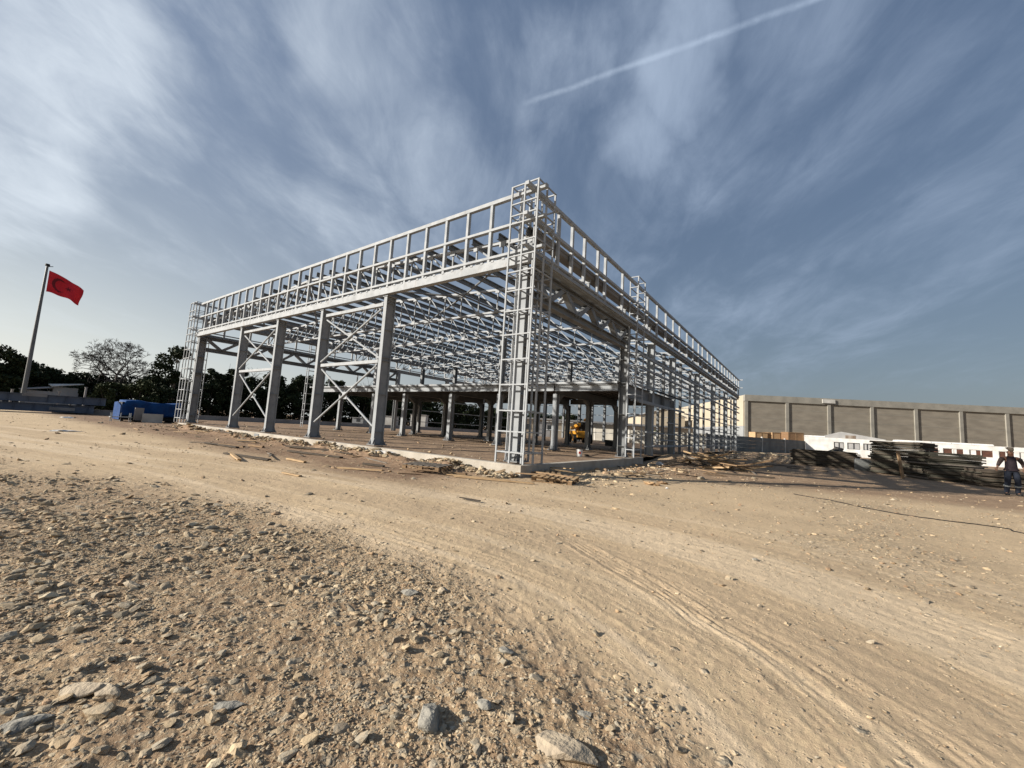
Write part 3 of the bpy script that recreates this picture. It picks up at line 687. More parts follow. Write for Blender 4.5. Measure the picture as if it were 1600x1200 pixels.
# heavy transfer trusses on both sides
def ttruss(xc, ya, yb, zb0=5.66, zb1=5.96, zt0=6.60, zt1=6.84):
    root = empty('transfer_truss', (xc, ya, 0)); root.parent = BL; L_ = yb-ya
    a = MB(); a.ibeam((0, 0, (zb0+zb1)/2), (0, L_, (zb0+zb1)/2), .30, zb1-zb0, .03); a.build('bottom_chord', 'steel_grey', root)
    a = MB(); a.ibeam((0, 0, (zt0+zt1)/2), (0, L_, (zt0+zt1)/2), .30, zt1-zt0, .03); a.build('top_chord', 'steel_grey', root)
    n = 8; w_ = MB(); st = L_/n; zz0, zz1 = zb1-.03, zt0+.03
    for i in range(n):
        y0_, y1_ = i*st, (i+1)*st
        if i % 2 == 0: w_.bar((0, y0_+.12, zz1), (0, y1_-.06, zz0), .24, .20)
        else: w_.bar((0, y0_+.06, zz0), (0, y1_-.12, zz1), .235, .195)
    w_.build('web', 'steel_grey', root)
ttruss(-.30, .5, 9.75); ttruss(-31.0, .5, 9.75); ttruss(-31.0, 10.15, 19.2)
# roof trusses
def ztop(x_): # x from 0 to -31
    u_ = 1-abs(x_+15.6)/15.4
    return 7.86+0.95*max(0, u_)
def truss(y_):
    root = empty('roof_truss', (-15.6, y_, 0)); root.parent = BL
    o_ = 15.6
    bc = MB(); bc.bar((-15.3, 0, 7.02), (15.3, 0, 7.02), .12, .10)
    a = MB(); a.bar((-15.3, 0, ztop(-.3)), (0, 0, ztop(-o_)), .12, .11); a.bar((0, 0, ztop(-o_)), (15.3, 0, ztop(-.3)), .118, .11)
    n = 24; w_ = MB(); st = 30.6/n
    for i in range(n+1):
        x_ = -15.3+i*st; zt = 7.86+.95*(1-abs(x_)/15.3)
        if 0 < i < n: w_.bar((x_, 0, 7.06), (x_, 0, zt-.05), .055, .055, (0, 1, 0))
        if i in (0, n): w_.bar((x_, 0, 7.06), (x_, 0, zt-.05), .12, .12, (0, 1, 0))
        if x_ < -.01:   # left half: rise towards ridge mirrored
            w_.bar((x_+.06, 0, 7.08), (x_+st-.06, 0, 7.86+.95*(1-abs(x_+st)/15.3)-.07), .06, .06)
        if x_ > .01:
            w_.bar((x_-.06, 0, 7.08), (x_-st+.06, 0, 7.86+.95*(1-abs(x_-st)/15.3)-.07), .06, .06)
        bc.box((x_-.13, -.075, 6.975), (x_+.13, -.05, 7.18)); a.box((x_-.13, -.075, zt-.16), (x_+.13, -.05, zt+.03))
    w_.build('web', 'steel', root); a.build('top_chord', 'steel_bright', root); bc.build('bottom_chord', 'steel_bright', root)
    return root
TY = [.42, 5.05, 9.5, 13.7, 19.0, 22.9, 26.8, 31.0, 35.0, 38.9, 42.7, 46.6, 50.3]
t0 = truss(TY[0])
for y_ in TY[1:]:
    c_ = dup_tree(t0, BL); c_.location.y = y_
# purlins: lipped channels over the trusses
pmz = MB(); d_, w_, t_ = .20, .075, .008
pmz.box((-t_/2, -.25, .0), (t_/2, 50.7, d_)); pmz.box((-t_/2, -.25, d_), (w_, 50.7, d_+t_)); pmz.box((-w_, -.25, -t_), (t_/2, 50.7, 0)); pmz.box((w_-t_, -.25, d_-.03), (w_, 50.7, d_-.001))
p0 = None; PX = []
for i in range(25):
    x_ = -.35-i*(30.6/24)
    zt = 7.86+.95*(1-abs(x_+15.6)/15.3)+.075
    PX.append((x_, zt))
    if p0 is None: p0 = pmz.build('purlin', 'purlin', BL, loc=(x_, .42, zt))
    else: dup(p0, BL, (x_, .42, zt))
# roof wind bracing rods and ridge/line ties
for (xa, ya, xb, yb) in ((-.5, .4, -7.9, 5.05), (-7.9, .4, -.5, 5.05), (-15.6, .4, -7.9, 5.05), (-15.6, .4, -23, 5.05), (-.5, 5.05, -7.9, 9.5), (-7.9, 5.05, -15.6, 9.5), (-.5, 26.8, -7.9, 31.), (-7.9, 31, -15.6, 26.8), (-23, 26.8, -15.6, 31), (-30, 5.05, -23, .4)):
    mb = MB(); mb.tube((xa, ya, ztop(xa)-.16), (xb, yb, ztop(xb)-.16), .05, .05, 8); part(mb, 'wind_brace', 'steel_grey')
for x_ in (-5.45, -10.55, -15.6, -20.7, -25.8):
    mb = MB(); mb.tube((x_, .4, 7.12), (x_, 50.3, 7.12), .045, .045, 8); part(mb, 'tie_tube', 'steel_grey')
# cross braced bays on the front
for xa, xb in ((-8.05, -12.85), (-18.25, -22.85)):
    root = empty('cross_brace', ((xa+xb)/2, .2, 0)); root.parent = BL
    h = (xa-xb)/2
    for z_ in (6.38, 3.75):
        a = MB(); a.bar((-h+.02, 0, z_), (h-.02, 0, z_), .16, .15); a.build('strut', 'steel_bright', root)
    for (za, zb) in ((6.15, 3.92), (3.55, .85)):
        a = MB(); a.tube((-h+.05, 0, za), (h-.05, 0, zb), .045, .045, 8); a.build('diagonal', 'steel_bright', root)
        a = MB(); a.tube((-h+.05, -.095, zb), (h-.05, -.095, za), .045, .045, 8); a.build('diagonal', 'steel_bright', root)
        zm = (za+zb)/2; a = MB(); a.box((-.19, -.05, zm-.17), (.19, -.042, zm+.17)); a.build('gusset', 'steel_bright', root)
# mezzanine
MZ = empty('mezzanine', (-15.6, 9.7, 0)); MZ.parent = BL; MZ.location = (0, 0, 0)
Y0, Y1, MH = 9.6, 19.7, 3.92
mb = MB(); mb.box((-31.4, Y0, MH-.09), (-.55, Y1, MH)); 
for k in range(60):
    xx = -31.2+k*.51; mb.box((xx, Y0+.12, MH-.15), (xx+.2, Y1-.1, MH-.088))
mb.build('deck', 'deck_sheet', MZ)
mb = MB(); mb.bar((-31.6, Y0-.04, MH-.045), (-.6, Y0-.04, MH-.045), .07, .11); mb.build('edge_angle', 'steel_bright', MZ)
mcols = [-26.7, -21.8, -17.9, -12.9, -8.6, -4.45]
xs_ = [-31.2]+mcols+[-.55]
for a_, b_2 in zip(xs_[:-1], xs_[1:]):
    mb = MB(); mb.ibeam((a_+.05, Y0+.08, MH-.32), (b_2-.04, Y0+.08, MH-.32), .18, .36, .02); mb.build('edge_beam', 'steel', MZ)
    mb = MB(); mb.ibeam((a_+.05, Y1-.2, MH-.34), (b_2-.04, Y1-.2, MH-.34), .2, .4, .02); mb.build('edge_beam', 'steel_grey', MZ)
for x_ in mcols:
    mb = MB(); mb.ibeam((x_, Y0+.2, MH-.42), (x_, Y1-.3, MH-.42), .22, .5, .025)
    # haunches
    mb.build('cross_beam', 'steel_grey', MZ)
    for y_ in (9.95, 14.4, 19.3):
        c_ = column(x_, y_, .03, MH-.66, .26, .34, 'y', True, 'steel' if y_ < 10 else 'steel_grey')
    for y_, sg in ((9.95, 1), (14.4, -1), (14.4, 1), (19.3, -1)):
        a = MB(); z1_ = MH-.68
        a.add([(x_-.1, y_+sg*.18, z1_), (x_+.1, y_+sg*.18, z1_), (x_+.1, y_+sg*.75, z1_), (x_-.1, y_+sg*.75, z1_), (x_-.1, y_+sg*.18, z1_-.42), (x_+.1, y_+sg*.18, z1_-.42)], [(0,1,2,3),(4,5,1,0),(3,2,5,4),(0,3,4),(1,5,2)])
        a.build('haunch', 'steel_grey', MZ)
mb = MB(); mb.ibeam((-.42, 10.2, MH-.42), (-.42, 14.2, MH-.42), .26, .74, .03); mb.build('side_beam', 'steel_grey', MZ)
mb = MB(); mb.ibeam((-.42, 14.63, MH-.42), (-.42, 19.18, MH-.42), .26, .74, .03); mb.build('side_beam', 'steel_grey', MZ)
mb = MB(); mb.bar((.03, 10.8, MH-.86), (.03, 21.2, MH-.86), .1, .12); mb.build('sill_girt', 'steel', MZ)
mb = MB(); mb.bar((.03, 10.8, MH-.02), (.03, 21.2, MH-.02), .1, .10); mb.build('sill_girt', 'steel', MZ)
# inner columns rising to the roof
for x_, y_ in ((-8.6, 9.95), (-21.8, 9.95), (-8.6, 19.3), (-21.8, 19.3), (-15.4, 26.8), (-15.4, 35), (-15.4, 42.7), (-26.7, 19.3), (-4.45, 19.3), (-12.9, 19.3)):
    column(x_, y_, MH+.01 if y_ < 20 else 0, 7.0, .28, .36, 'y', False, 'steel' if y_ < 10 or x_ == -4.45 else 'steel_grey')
for k, x_ in enumerate((-28.6, -24.2, -19.9)):
    mb = MB(); mb.box((x_-.04, Y0+.1, MH), (x_+.04, Y0+.18, MH+.95)); mb.build('handrail_post', 'steel_bright', MZ)

# ---------------------------------------------------------------- timber things
def gh(x_, y_): return float(ground_h(np.array([float(x_)]), np.array([float(y_)]))[0])+GZ
def pallet(x_, y_, rz, m, label, z=None, tilt=0, dark='wood_mid', L_=1.2, W_=.95):
    root = empty('pallet', (x_, y_, gh(x_, y_)+.03 if z is None else z), rz); root.rotation_euler = (tilt, tilt*.4, rz); tag(root, label, 'pallet')
    for k in range(7):
        a = MB(); u_ = -L_/2+k*(L_/6.55); a.box((u_, -W_/2+random.uniform(-.01, .01), .12), (u_+.11, W_/2, .142)); a.build('deck_board', m, root)
    for k in range(3):
        a = MB(); v_ = -W_/2+k*(W_-.09)/2; a.box((-L_/2, v_, .098), (L_/2, v_+.09, .119)); a.build('stringer_board', dark, root)
        a = MB()
        for q in range(3): a.box((-L_/2+q*(L_-.12)/2, v_-.002, .022), (-L_/2+q*(L_-.12)/2+.12, v_+.092, .097))
        a.build('blocks', dark, root)
        a = MB(); a.box((-L_/2, v_, 0), (L_/2, v_+.09, .021)); a.build('bottom_board', dark, root)
    return root
p = at(668, 737, 2, GZ); pallet(p.x, p.y, .35, 'wood_grey', 'grey weathered pallet lying flat in front of the footing, left of the near corner', z=GZ+.09, W_=1.0)
p = at(840, 744, 2, GZ); pallet(p.x-.05, p.y+.35, .5, 'wood_pale', 'pale pallet with missing boards against the near slab corner')
p = at(868, 752, 2, GZ); pallet(p.x, p.y, .25, 'wood_pale', 'tan pallet nearest the camera right of the near slab corner', tilt=.05)
p = at(705, 741, 2, GZ)
def plank(px, py, L_, w, h, rz, m, label, group=None, z=.02, pitch=0., name='plank', roll=0.):
    p = at(px, py, 2, GZ); return plankw(p.x, p.y, L_, w, h, rz, m, label, group, z, pitch, name, roll)
def plankw(x_, y_, L_, w, h, rz, m, label, group=None, z=.02, pitch=0., name='plank', roll=0.):
    if group:
        d_w = (Vector((x_, y_, 0))-CAM).dot(rt0)/((Vector((x_, y_, 0))-CAM).dot(fw)); c_w = {'planks in the scrap timber heap': .465, 'wood scraps on the dirt': .41, 'laths around the corner pallets': .115, 'boards heaped by the far left cage': -.765}.get(group, 0)
        label = {'wood_pale': 'pale', 'wood_mid': 'brown', 'wood_grey': 'grey', 'wood_dark': 'dark'}[m]+(' short ' if L_ < 1.1 else ' long ' if L_ > 2 else ' ')+label+(', left part' if d_w < c_w else ', right part')+(', tilted' if abs(pitch) > .12 else '')
    a = MB(); a.box((-L_/2, -w/2, -h/2), (L_/2, w/2, h/2)); o = a.build(name, m)
    # splintered, uneven ends
    for v_ in o.data.vertices:
        if abs(v_.co.x) > L_/2-1e-4: v_.co.x += random.uniform(-.05, .05)*min(1, L_)
    o.location = (x_, y_, gh(x_, y_)+z+h/2); o.rotation_euler = (roll, pitch, rz); tag(o, label, 'plank', group); return o
plank(345, 697, 2.6, .14, .05, .10, 'wood_dark', 'long dark board on the soil in front of the second column from the left')
plank(362, 698.5, 1.5, .10, .08, .25, 'wood_mid', 'short brown offcut on the soil by the long dark board')
plank(366, 715, 2.4, .10, .05, -.25, 'wood_pale', 'pale lath on the soil furthest left')
plank(400, 699, 1.0, .12, .08, .15, 'wood_mid', 'brown block-like offcut ahead of the braced columns at left')
plank(384, 715, 2.5, .12, .05, .15, 'wood_dark', 'dark board lying nearest the dirt track at left')
plank(462, 721, 1.1, .09, .05, .0, 'wood_pale', 'pale short lath in the open soil left of centre')
plank(455, 743, .8, .09, .03, .05, 'wood_pale', 'white splinter of wood on the dirt track edge')
plank(485, 704, 2.8, .18, .06, .25, 'wood_dark', 'upper of two dark boards below the third column')
plank(490, 711, 3.0, .14, .05, .15, 'wood_dark', 'lower of two dark boards below the third column')
plank(583, 728, .9, .12, .05, .2, 'wood_dark', 'small dark board on the soil right of the dark pair')
plank(712, 742, .7, .12, .05, .4, 'wood_mid', 'short brown board beside the grey pallet')
plank(745, 747, 2.0, .08, .03, .35, 'wood_pale', 'thin pale lath along the rubble by the near corner')
plank(770, 751, 2.3, .08, .03, .42, 'wood_pale', 'long pale lath ending at the pallets by the near corner')
plank(735, 783, .5, .05, .02, .1, 'wood_dark', 'dark stick on the sandy track below the corner')
for k in range(9):
    plank(305+random.uniform(-18, 26), 662+random.uniform(-2, 7), random.uniform(.8, 2.4), .14, .04, random.uniform(-.8, .8), random.choice(['wood_pale', 'wood_mid', 'wood_pale']), 'board heaped by the far left cage', 'boards heaped by the far left cage', z=random.uniform(.02, .35), pitch=random.uniform(-.12, .12))
for k in range(7):
    plank(840+random.uniform(-15, 70), 746+random.uniform(-9, 9), random.uniform(.4, 1.6), .10, .03, random.uniform(-.6, 1.8), random.choice(['wood_pale', 'wood_mid']), 'loose lath over the near corner pallets', 'laths around the corner pallets', z=random.uniform(.02, .24), pitch=random.uniform(-.1, .1))
# scrap heap right of the frame
cx, cy = 3.6, 13.6
for k in range(46):
    a_ = random.gauss(0, 1.1); b_3 = random.gauss(0, .75); hgt = max(.0, .75-.33*abs(a_)-.35*abs(b_3))
    plankw(cx+a_, cy+b_3*1.2-.25*a_, random.uniform(.9, 2.9), random.choice((.06, .10, .14)), random.choice((.03, .05, .08)), random.choice((random.uniform(-.7, .5), random.uniform(-.7, .5), random.uniform(.8, 1.9))), random.choice(['wood_pale', 'wood_pale', 'wood_mid', 'wood_grey']), 'splintered plank in the big scrap heap', 'planks in the scrap timber heap', z=random.uniform(.0, .15)+hgt*random.random(), pitch=random.uniform(-.28, .28), name='scrap_plank')
plankw(3.0, 12.6, 3.3, .12, .05, 2.55, 'wood_pale', 'long pale plank sloping up out of the scrap heap to the left', z=.45, pitch=.22)
plankw(3.95, 13.4, 1.0, .10, .06, .3, 'wood_grey', 'stub of plank standing upright on the scrap heap', z=.55, pitch=1.35)
for k in range(26):
    q = at(random.uniform(960, 1120), random.uniform(726, 748), 2, GZ)
    plankw(q.x, q.y, random.uniform(.3, 1.4), random.choice((.06, .1)), .03, random.uniform(-1, 1.8), random.choice(['wood_pale', 'wood_mid', 'wood_grey', 'wood_dark']), 'wood scrap littering dirt before the scrap heap', 'wood scraps on the dirt', z=random.uniform(.0, .08), pitch=random.uniform(-.1, .1), name='wood_scrap')
for k, (px_, py_) in enumerate(((1165, 744), (1205, 722), (1225, 729), (1150, 730), (1260, 735))):
    plank(px_, py_, 2.2, .15, .05, random.uniform(-.4, .2), 'wood_dark', ['dark board on the ground ahead of the scrap heap', 'dark board behind the scrap heap towards the grey fence', 'dark board on shaded ground left of the low stack', 'dark board tucked at the right foot of the scrap heap', 'dark board on the dirt in front of the low stack'][k])
# clump of torn material in front
def crumple(name, x_, y_, s, m, label, cat, seed, flatn=.5, z=0.0):
    r = np.random.default_rng(seed); v, f = ico(3); v = v.copy()
    v *= (1+.55*r.normal(size=(len(v), 1))*.35); v[:, 2] *= flatn
    for q in range(6):
        d = r.normal(size=3); d /= np.linalg.norm(d); hh = v@d; v = v-np.outer(np.clip(hh-.55, 0, None), d)
    v = v*np.array(s); o = npmesh(name, v, f, MATS[m]); o.location = (x_, y_, gh(x_, y_)+s[2]*flatn*.4+z); o.rotation_euler = (0, 0, r.uniform(0, 3)); tag(o, label, cat); return o
for k, (px_, py_, s_, m__, nm, lb, ct) in enumerate((
    (1016, 757, (.30, .16, .12), 'cardboard', 'torn_cardboard', 'torn brown cardboard lump on the dirt in front of the scrap wood', 'cardboard'),
    (1035, 756, (.22, .14, .11), 'wood_mid', 'torn_cardboard', 'dark brown crumpled piece beside the torn cardboard', 'cardboard'),
    (1042, 763, (.06, .05, .05), 'plastic_white', 'litter', 'small white scrap just below the torn cardboard', 'litter'),
    (933, 735, (.22, .14, .14), 'cardboard', 'cardboard_box', 'crushed tan cardboard box near the right kerb', 'box'),
    (995, 739, (.30, .10, .08), 'cardboard', 'cardboard_box', 'flattened tan box by the middle of the debris strip', 'box'),
    (948, 735, (.14, .10, .07), 'plastic_white', 'litter', 'white plastic scrap beside the crushed box', 'litter'),
    (1030, 727, (.30, .2, .2), 'plastic_sheet', 'plastic_wrap', 'grey crumpled plastic wrap in the debris strip', 'plastic'),
    (594, 716, (.55, .25, .14), 'plastic_sheet', 'plastic_wrap', 'white crumpled plastic sheet at the foot of the right braced column', 'plastic'),
    (533, 707, (.70, .35, .16), 'chalk_rubble', 'spoil_bag', 'chalky spoil lump spilling off the footing at centre left', 'spoil'),
    (443, 690, (.80, .25, .10), 'plastic_sheet', 'plastic_wrap', 'pale flattened sheeting by the second column from the left', 'plastic'),
    (97, 674, (.55, .22, .10), 'plastic_white', 'litter', 'white scrap on open dirt below the blue-grey girders', 'litter'),
    (105, 653, (.7, .3, .14), 'plastic_white', 'litter', 'curled white scrap nearest the blue-grey girders', 'litter'))):
    q = at(px_, py_, 2, GZ); crumple(nm, q.x, q.y, s_, m__, lb, ct, 40+k)
# rubble against the footing
def rub(xa, xb, n, seed, label, pw, smin=.05, yy=-.75):
    x = RNG.uniform(xa, xb, n); y = yy+RNG.normal(0, .28, n); y = np.minimum(y, -.42)
    s = np.clip(smin*RNG.random(n)**-0.4, 0, .17); o = stones('rubble', x, y, s, 2, label, pw, dim=.78, hfun=lambda x, y: ground_h(x, y)+GZ+np.clip(.12-.2*np.abs(y+.6), 0, .2)*RNG.random(len(x)), sink=.2)
    o['category'] = 'rubble'
rub(-11.5, -5.3, 330, 1, 'chalky broken concrete rubble against the footing between the braced columns and centre', (3, 3, 2, 1, 1, 1, 5, 0))
rub(-3.6, .2, 420, 1, 'broken brown and grey rubble against the footing at the near corner', (3, 3, 2, 2, 3, 2, 3, 1), .04)
rub(-20, -12, 260, 1, 'sparse pale rubble along the footing at left', (3, 3, 2, 1, 2, 2, 4, 0))
rub(-31, -21, 260, 1, 'earthy rubble along the far left footing', (2, 3, 2, 1, 4, 3, 2, 0), .06)
n = 420; x = RNG.uniform(.6, 3.4, n); y = RNG.uniform(.5, 11, n); k = RNG.random(n) < np.clip(1.25-np.abs(x-1.3)/1.6, .1, 1); o = stones('rubble', x[k], y[k], np.clip(.035*RNG.random(k.sum())**-0.45, 0, .15), 2, 'mixed rubble and dirt clods along the right kerb', (3, 3, 2, 2, 3, 3, 3, 2)); o['category'] = 'rubble'
n = 90; x = RNG.uniform(2.2, 4.9, n)*.9+.1; y = 50+RNG.uniform(-1.5, 1.5, n)
q1, q2 = at(1150, 708, 2, GZ), at(1240, 716, 2, GZ); tt = RNG.random(260); x = q1.x+(q2.x-q1.x)*tt+RNG.normal(0, .6, 260); y = q1.y+(q2.y-q1.y)*tt+RNG.normal(0, .6, 260)
o = stones('rubble', x, y, np.clip(.14*RNG.random(260)**-.35, 0, .4), 2, 'heap of pale grey rubble in front of the grey fence', (2, 1, 2, 4, 0, 0, 6, 0)); o['category'] = 'rubble'
n = 2600; x = RNG.uniform(-31, -.5, n); y = .3+30*RNG.random(n)**1.6; k = RNG.random(n) < np.clip(.3+2.2*fbm(x*.5, y*.5+70, 3), .03, 1)
o = stones('gravel', x[k], y[k], np.clip(.018*RNG.random(k.sum())**-.42, 0, .09), 1, 'crumbs of soil and stone over the dirt floor inside the frame', (2, 2, 1, 1, 4, 5, 2, 1), hfun=lambda x, y: np.full(len(x), .02))
for k in range(34):
    x_, y_ = -.9-29*random.random()**.8, -.75-random.random()**1.5*3.6
    plankw(x_, y_, random.uniform(.3, 2.2), random.choice((.05, .08, .12)), random.choice((.025, .04)), random.uniform(-.5, .9), random.choice(['wood_pale', 'wood_mid', 'wood_grey', 'wood_dark']), 'wood offcut on soil along the %s third of the footing' % ('right' if x_ > -10 else 'middle' if x_ > -20 else 'left'), 'offcuts strewn along the long footing', z=random.uniform(0, .04), pitch=random.uniform(-.06, .06), name='wood_scrap')
# bucket on the slab
q = at(905, 713, 2, 0.0); bk = empty('bucket', (q.x, q.y, .0)); tag(bk, 'white plastic bucket with red mark standing on the slab behind the right kerb', 'bucket')
a = MB(); a.tube((0, 0, 0), (0, 0, .34), .13, .165, 16); a.build('pail', 'plastic_white', bk); a = MB(); a.tube((0, 0, .335), (0, 0, .37), .172, .172, 16); a.build('rim', 'black', bk)
a = MB(); a.box((-.01, -.05, .13), (.01, .05, .23)); o = a.build('mark', 'red_mark', bk); o.location = (.08, -.125, 0); o.rotation_euler = (0, 0, -1.0)
q = at(918, 712, 2, 0.0); crumple('sack', q.x, q.y, (.16, .12, .14), 'black', 'small dark sack on the slab beside the white bucket', 'sack', 77, .8, z=.35)
# footing levelling blocks under mezzanine columns
# ground cable
cp_ = [(7.13, 4.6), (8.04, 3.89), (8.99, 2.78), (9.7, 2.47), (10.88, 2.55), (11.04, 2.07), (12.5, 1.6), (14, 1.9)]
C = catmull(cp_, 10); mb = MB()
for i in range(len(C)-1): mb.tube((C[i][0], C[i][1], gh(*C[i])+.012), (C[i+1][0], C[i+1][1], gh(*C[i+1])+.012), .010, .010, 6)
tag(mb.build('cable', 'black'), 'thin black cable snaking over the dirt at the right', 'cable')

# ---------------------------------------------------------------- machine under the mezzanine
q = at(905, 692, 2, 0.0); mc = empty('telehandler', (q.x, q.y, 0.0), 2.3); tag(mc, 'yellow and black construction machine parked beyond the mezzanine', 'machine')
a = MB(); a.box((-1.6, -.7, .55), (1.5, .7, 1.25)); a.box((.4, -.72, 1.25), (1.55, .1, 1.75)); a.build('body', 'machine_yellow', mc, bevel=.08)
a = MB(); a.box((-.9, -.75, 1.26), (.3, .05, 2.2)); a.build('cab', 'black', mc, bevel=.06)
a = MB(); a.bar((-1.4, .45, 1.9), (1.6, .45, 1.5), .28, .32); a.build('boom', 'machine_yellow', mc)
a = MB(); a.box((1.5, -.7, .3), (1.62, .7, .9)); a.build('carriage', 'black', mc)
a = MB(); a.tube((0, -.16, 0), (0, .16, 0), .45, .45, 20); w0 = a.build('wheel', 'tyre', mc, loc=(-1.1, -.82, .45)); a = MB(); a.tube((0, -.175, 0), (0, .175, 0), .22, .22, 14); a.build('rim', 'machine_yellow', w0)
for l_ in ((1.05, -.82, .45), (-1.1, .82, .45), (1.05, .82, .45)):
    c_ = dup_tree(w0, mc); c_.location = l_
a = MB(); a.tube((-1.2, -.2, 2.25), (-1.2, -.2, 2.55), .16, .12, 10); a.build('beacon', 'machine_yellow', mc)
q = at(955, 697, 2, 0.0); 
a = MB(); a.box((-.5, -.35, .0), (.5, .35, .5)); a.box((-.55, -.4, .5), (.55, .4, .56)); tag(a.build('tool_chest', 'black', loc=(q.x, q.y, 0), bevel=.02), 'dark tool chest on the slab beside the mezzanine column', 'chest')

# ---------------------------------------------------------------- right-hand background
# big precast hall
WA = at(1164, 616.5, 2, 12.0); WB = at(1600, 637, 2, 12.0)
wd = Vector((WB.x-WA.x, WB.y-WA.y, 0)).normalized(); wn = Vector((-wd.y, wd.x, 0))
wh = empty('precast_warehouse', (WA.x, WA.y, GZ), math.atan2(wd.y, wd.x)); tag(wh, 'long beige precast concrete warehouse with pillars behind the white cabins', 'warehouse')
HH = 12.0-GZ; LL = 110; DD = 80
a = MB(); a.box((.4, .3, 0), (LL, DD, HH-1.35)); a.build('wall', 'wh_beige', wh)
a = MB(); a.box((-.02, 0, HH-1.4), (LL, .9, HH)); a.build('parapet', 'wh_frame', wh)
sp_ = 8.72; pr = MB(); pr.box((-.32, .04, 0), (.32, .29, HH-1.402)); fp = None
for k in range(13):
    lo = (.36+k*sp_, 0, 0)
    if fp is None: fp = pr.build('pillar', 'wh_frame', wh, loc=lo)
    else: dup(fp, wh, lo)
for k in range(12):
    a = MB()
    for zj in (2.6, 4.9, 7.2, 9.3): a.box((k*sp_+.75, .275, zj), (k*sp_+sp_-.05, .295, zj+.07))
    a.build('panel_joint', 'wh_frame', wh)
a = MB(); a.box((.02, .92, 5.2), (.37, DD, HH-.05)); a.build('side_wall', 'wh_cream', wh)
a = MB(); a.box((.05, .92, 0), (.37, DD, 5.18)); a.build('side_plinth', 'wh_grey', wh)
a = MB(); a.box((16.3, -.25, HH-1.1), (18.9, -.02, HH-.25)); o = a.build('sign_box', 'white_dirty', wh)
# grey side annex (seen through the frame), with gable
an = empty('annex_hall', (WA.x, WA.y, GZ), math.atan2(wd.y, wd.x)); tag(an, 'cream gabled hall seen through the right side of the steel frame', 'hall')
a = MB(); 
a.add([(-16, 38, 0), (-2.5, 38, 0), (-2.5, 38, 8.2), (-9.2, 38, 10.4), (-16, 38, 8.2), (-16, 78, 0), (-2.5, 78, 0), (-2.5, 78, 8.2), (-9.2, 78, 10.4), (-16, 78, 8.2)], [(0,1,2,3,4), (9,8,7,6,5), (1,6,7,2), (5,0,4,9)]); a.build('wall', 'wh_cream', an)
a = MB(); a.add([(-16.4, 37.6, 8.15), (-9.2, 37.6, 10.5), (-9.2, 78, 10.5), (-16.4, 78, 8.15), (-2.1, 37.6, 8.15), (-2.1, 78, 8.15), (-16.4, 37.6, 8.35), (-9.2, 37.6, 10.7), (-9.2, 78, 10.7), (-16.4, 78, 8.35), (-2.1, 37.6, 8.35), (-2.1, 78, 8.35)], [(0,1,7,6), (1,4,10,7), (6,7,8,9), (7,10,11,8), (0,3,2,1), (1,2,5,4)]); a.build('roof', 'roof_grey', an)

# grey panel fence
FA, FB = Vector((-1.94, 63.85, 0)), Vector((6.95, 85.87, 0))
fd = (FB-FA).normalized(); fen = empty('panel_fence', (FA.x, FA.y, GZ), math.atan2(fd.y, fd.x)); tag(fen, 'grey horizontal panel fence between the frame and the white cabins', 'fence')
flen = (FB-FA).length
npn = 9; pl = flen/3
for k in range(-1, 3):
    a = MB()
    for j in range(4): a.box((k*pl+.09, -.04, j*.6), (k*pl+pl-.09, .04+.012*(j % 2), j*.6+.592))
    a.build('panel', 'fence_grey', fen)
    a = MB(); a.box((k*pl-.09, -.12, 0), (k*pl+.09, .12, 2.55)); a.build('post', 'white_dirty' if k > -1 else 'fence_grey', fen)
RA, RB = Vector((-4.9, 56.5, 0)), Vector((-40, 74, 0)); rd = (RB-RA).normalized(); rf = empty('rear_fence', (RA.x, RA.y, GZ), math.atan2(rd.y, rd.x)); tag(rf, 'pale concrete panel fence crossing behind the far end of the frame', 'fence')
for k in range(12):
    a = MB()
    for j in range(4): a.box((k*3.25+.09, -.03, j*.6), (k*3.25+3.16, .03+.012*(j % 2), j*.6+.592))
    a.build('panel', 'wh_frame', rf)
    a = MB(); a.box((k*3.25-.09, -.1, 0), (k*3.25+.09, .1, 2.5)); a.build('post', 'white_dirty', rf)
# timber crates behind the fence
for (xa, xb, ya, dp, m__, lb) in ((1180, 1200, 675, 82, 'crate_timber', 'pale timber crate behind the fence, left one'), (1200.5, 1206, 675.5, 82.3, 'crate_brown', 'narrow brown crate between two pale crates behind the fence'), (1206.5, 1231, 675.5, 82, 'crate_timber', 'wide pale timber crate behind the fence'), (1231.5, 1256, 675, 80, 'crate_brown', 'brown crate at the right end behind the fence')):
    P, Q = atd(xa, ya, dp), atd(xb, ya+(xb-xa)*.09, dp); dv = Vector((Q.x-P.x, Q.y-P.y, 0)); ll = dv.length
    r_ = empty('timber_crate', (P.x, P.y, GZ), math.atan2(dv.y, dv.x)); tag(r_, lb, 'crate'); hgt = P.z-GZ
    a = MB(); a.box((0, 0, .1), (ll, 2.2, hgt)); a.build('box', m__, r_)
    a = MB()
    for q_ in (0.05, .5, .95): a.box((ll*q_-.06, -.03, .1), (ll*q_+.06, -.002, hgt))
    a.box((0, -.05, hgt-.12), (ll, -.031, hgt+.01)); a.build('batten', 'wood_mid', r_)
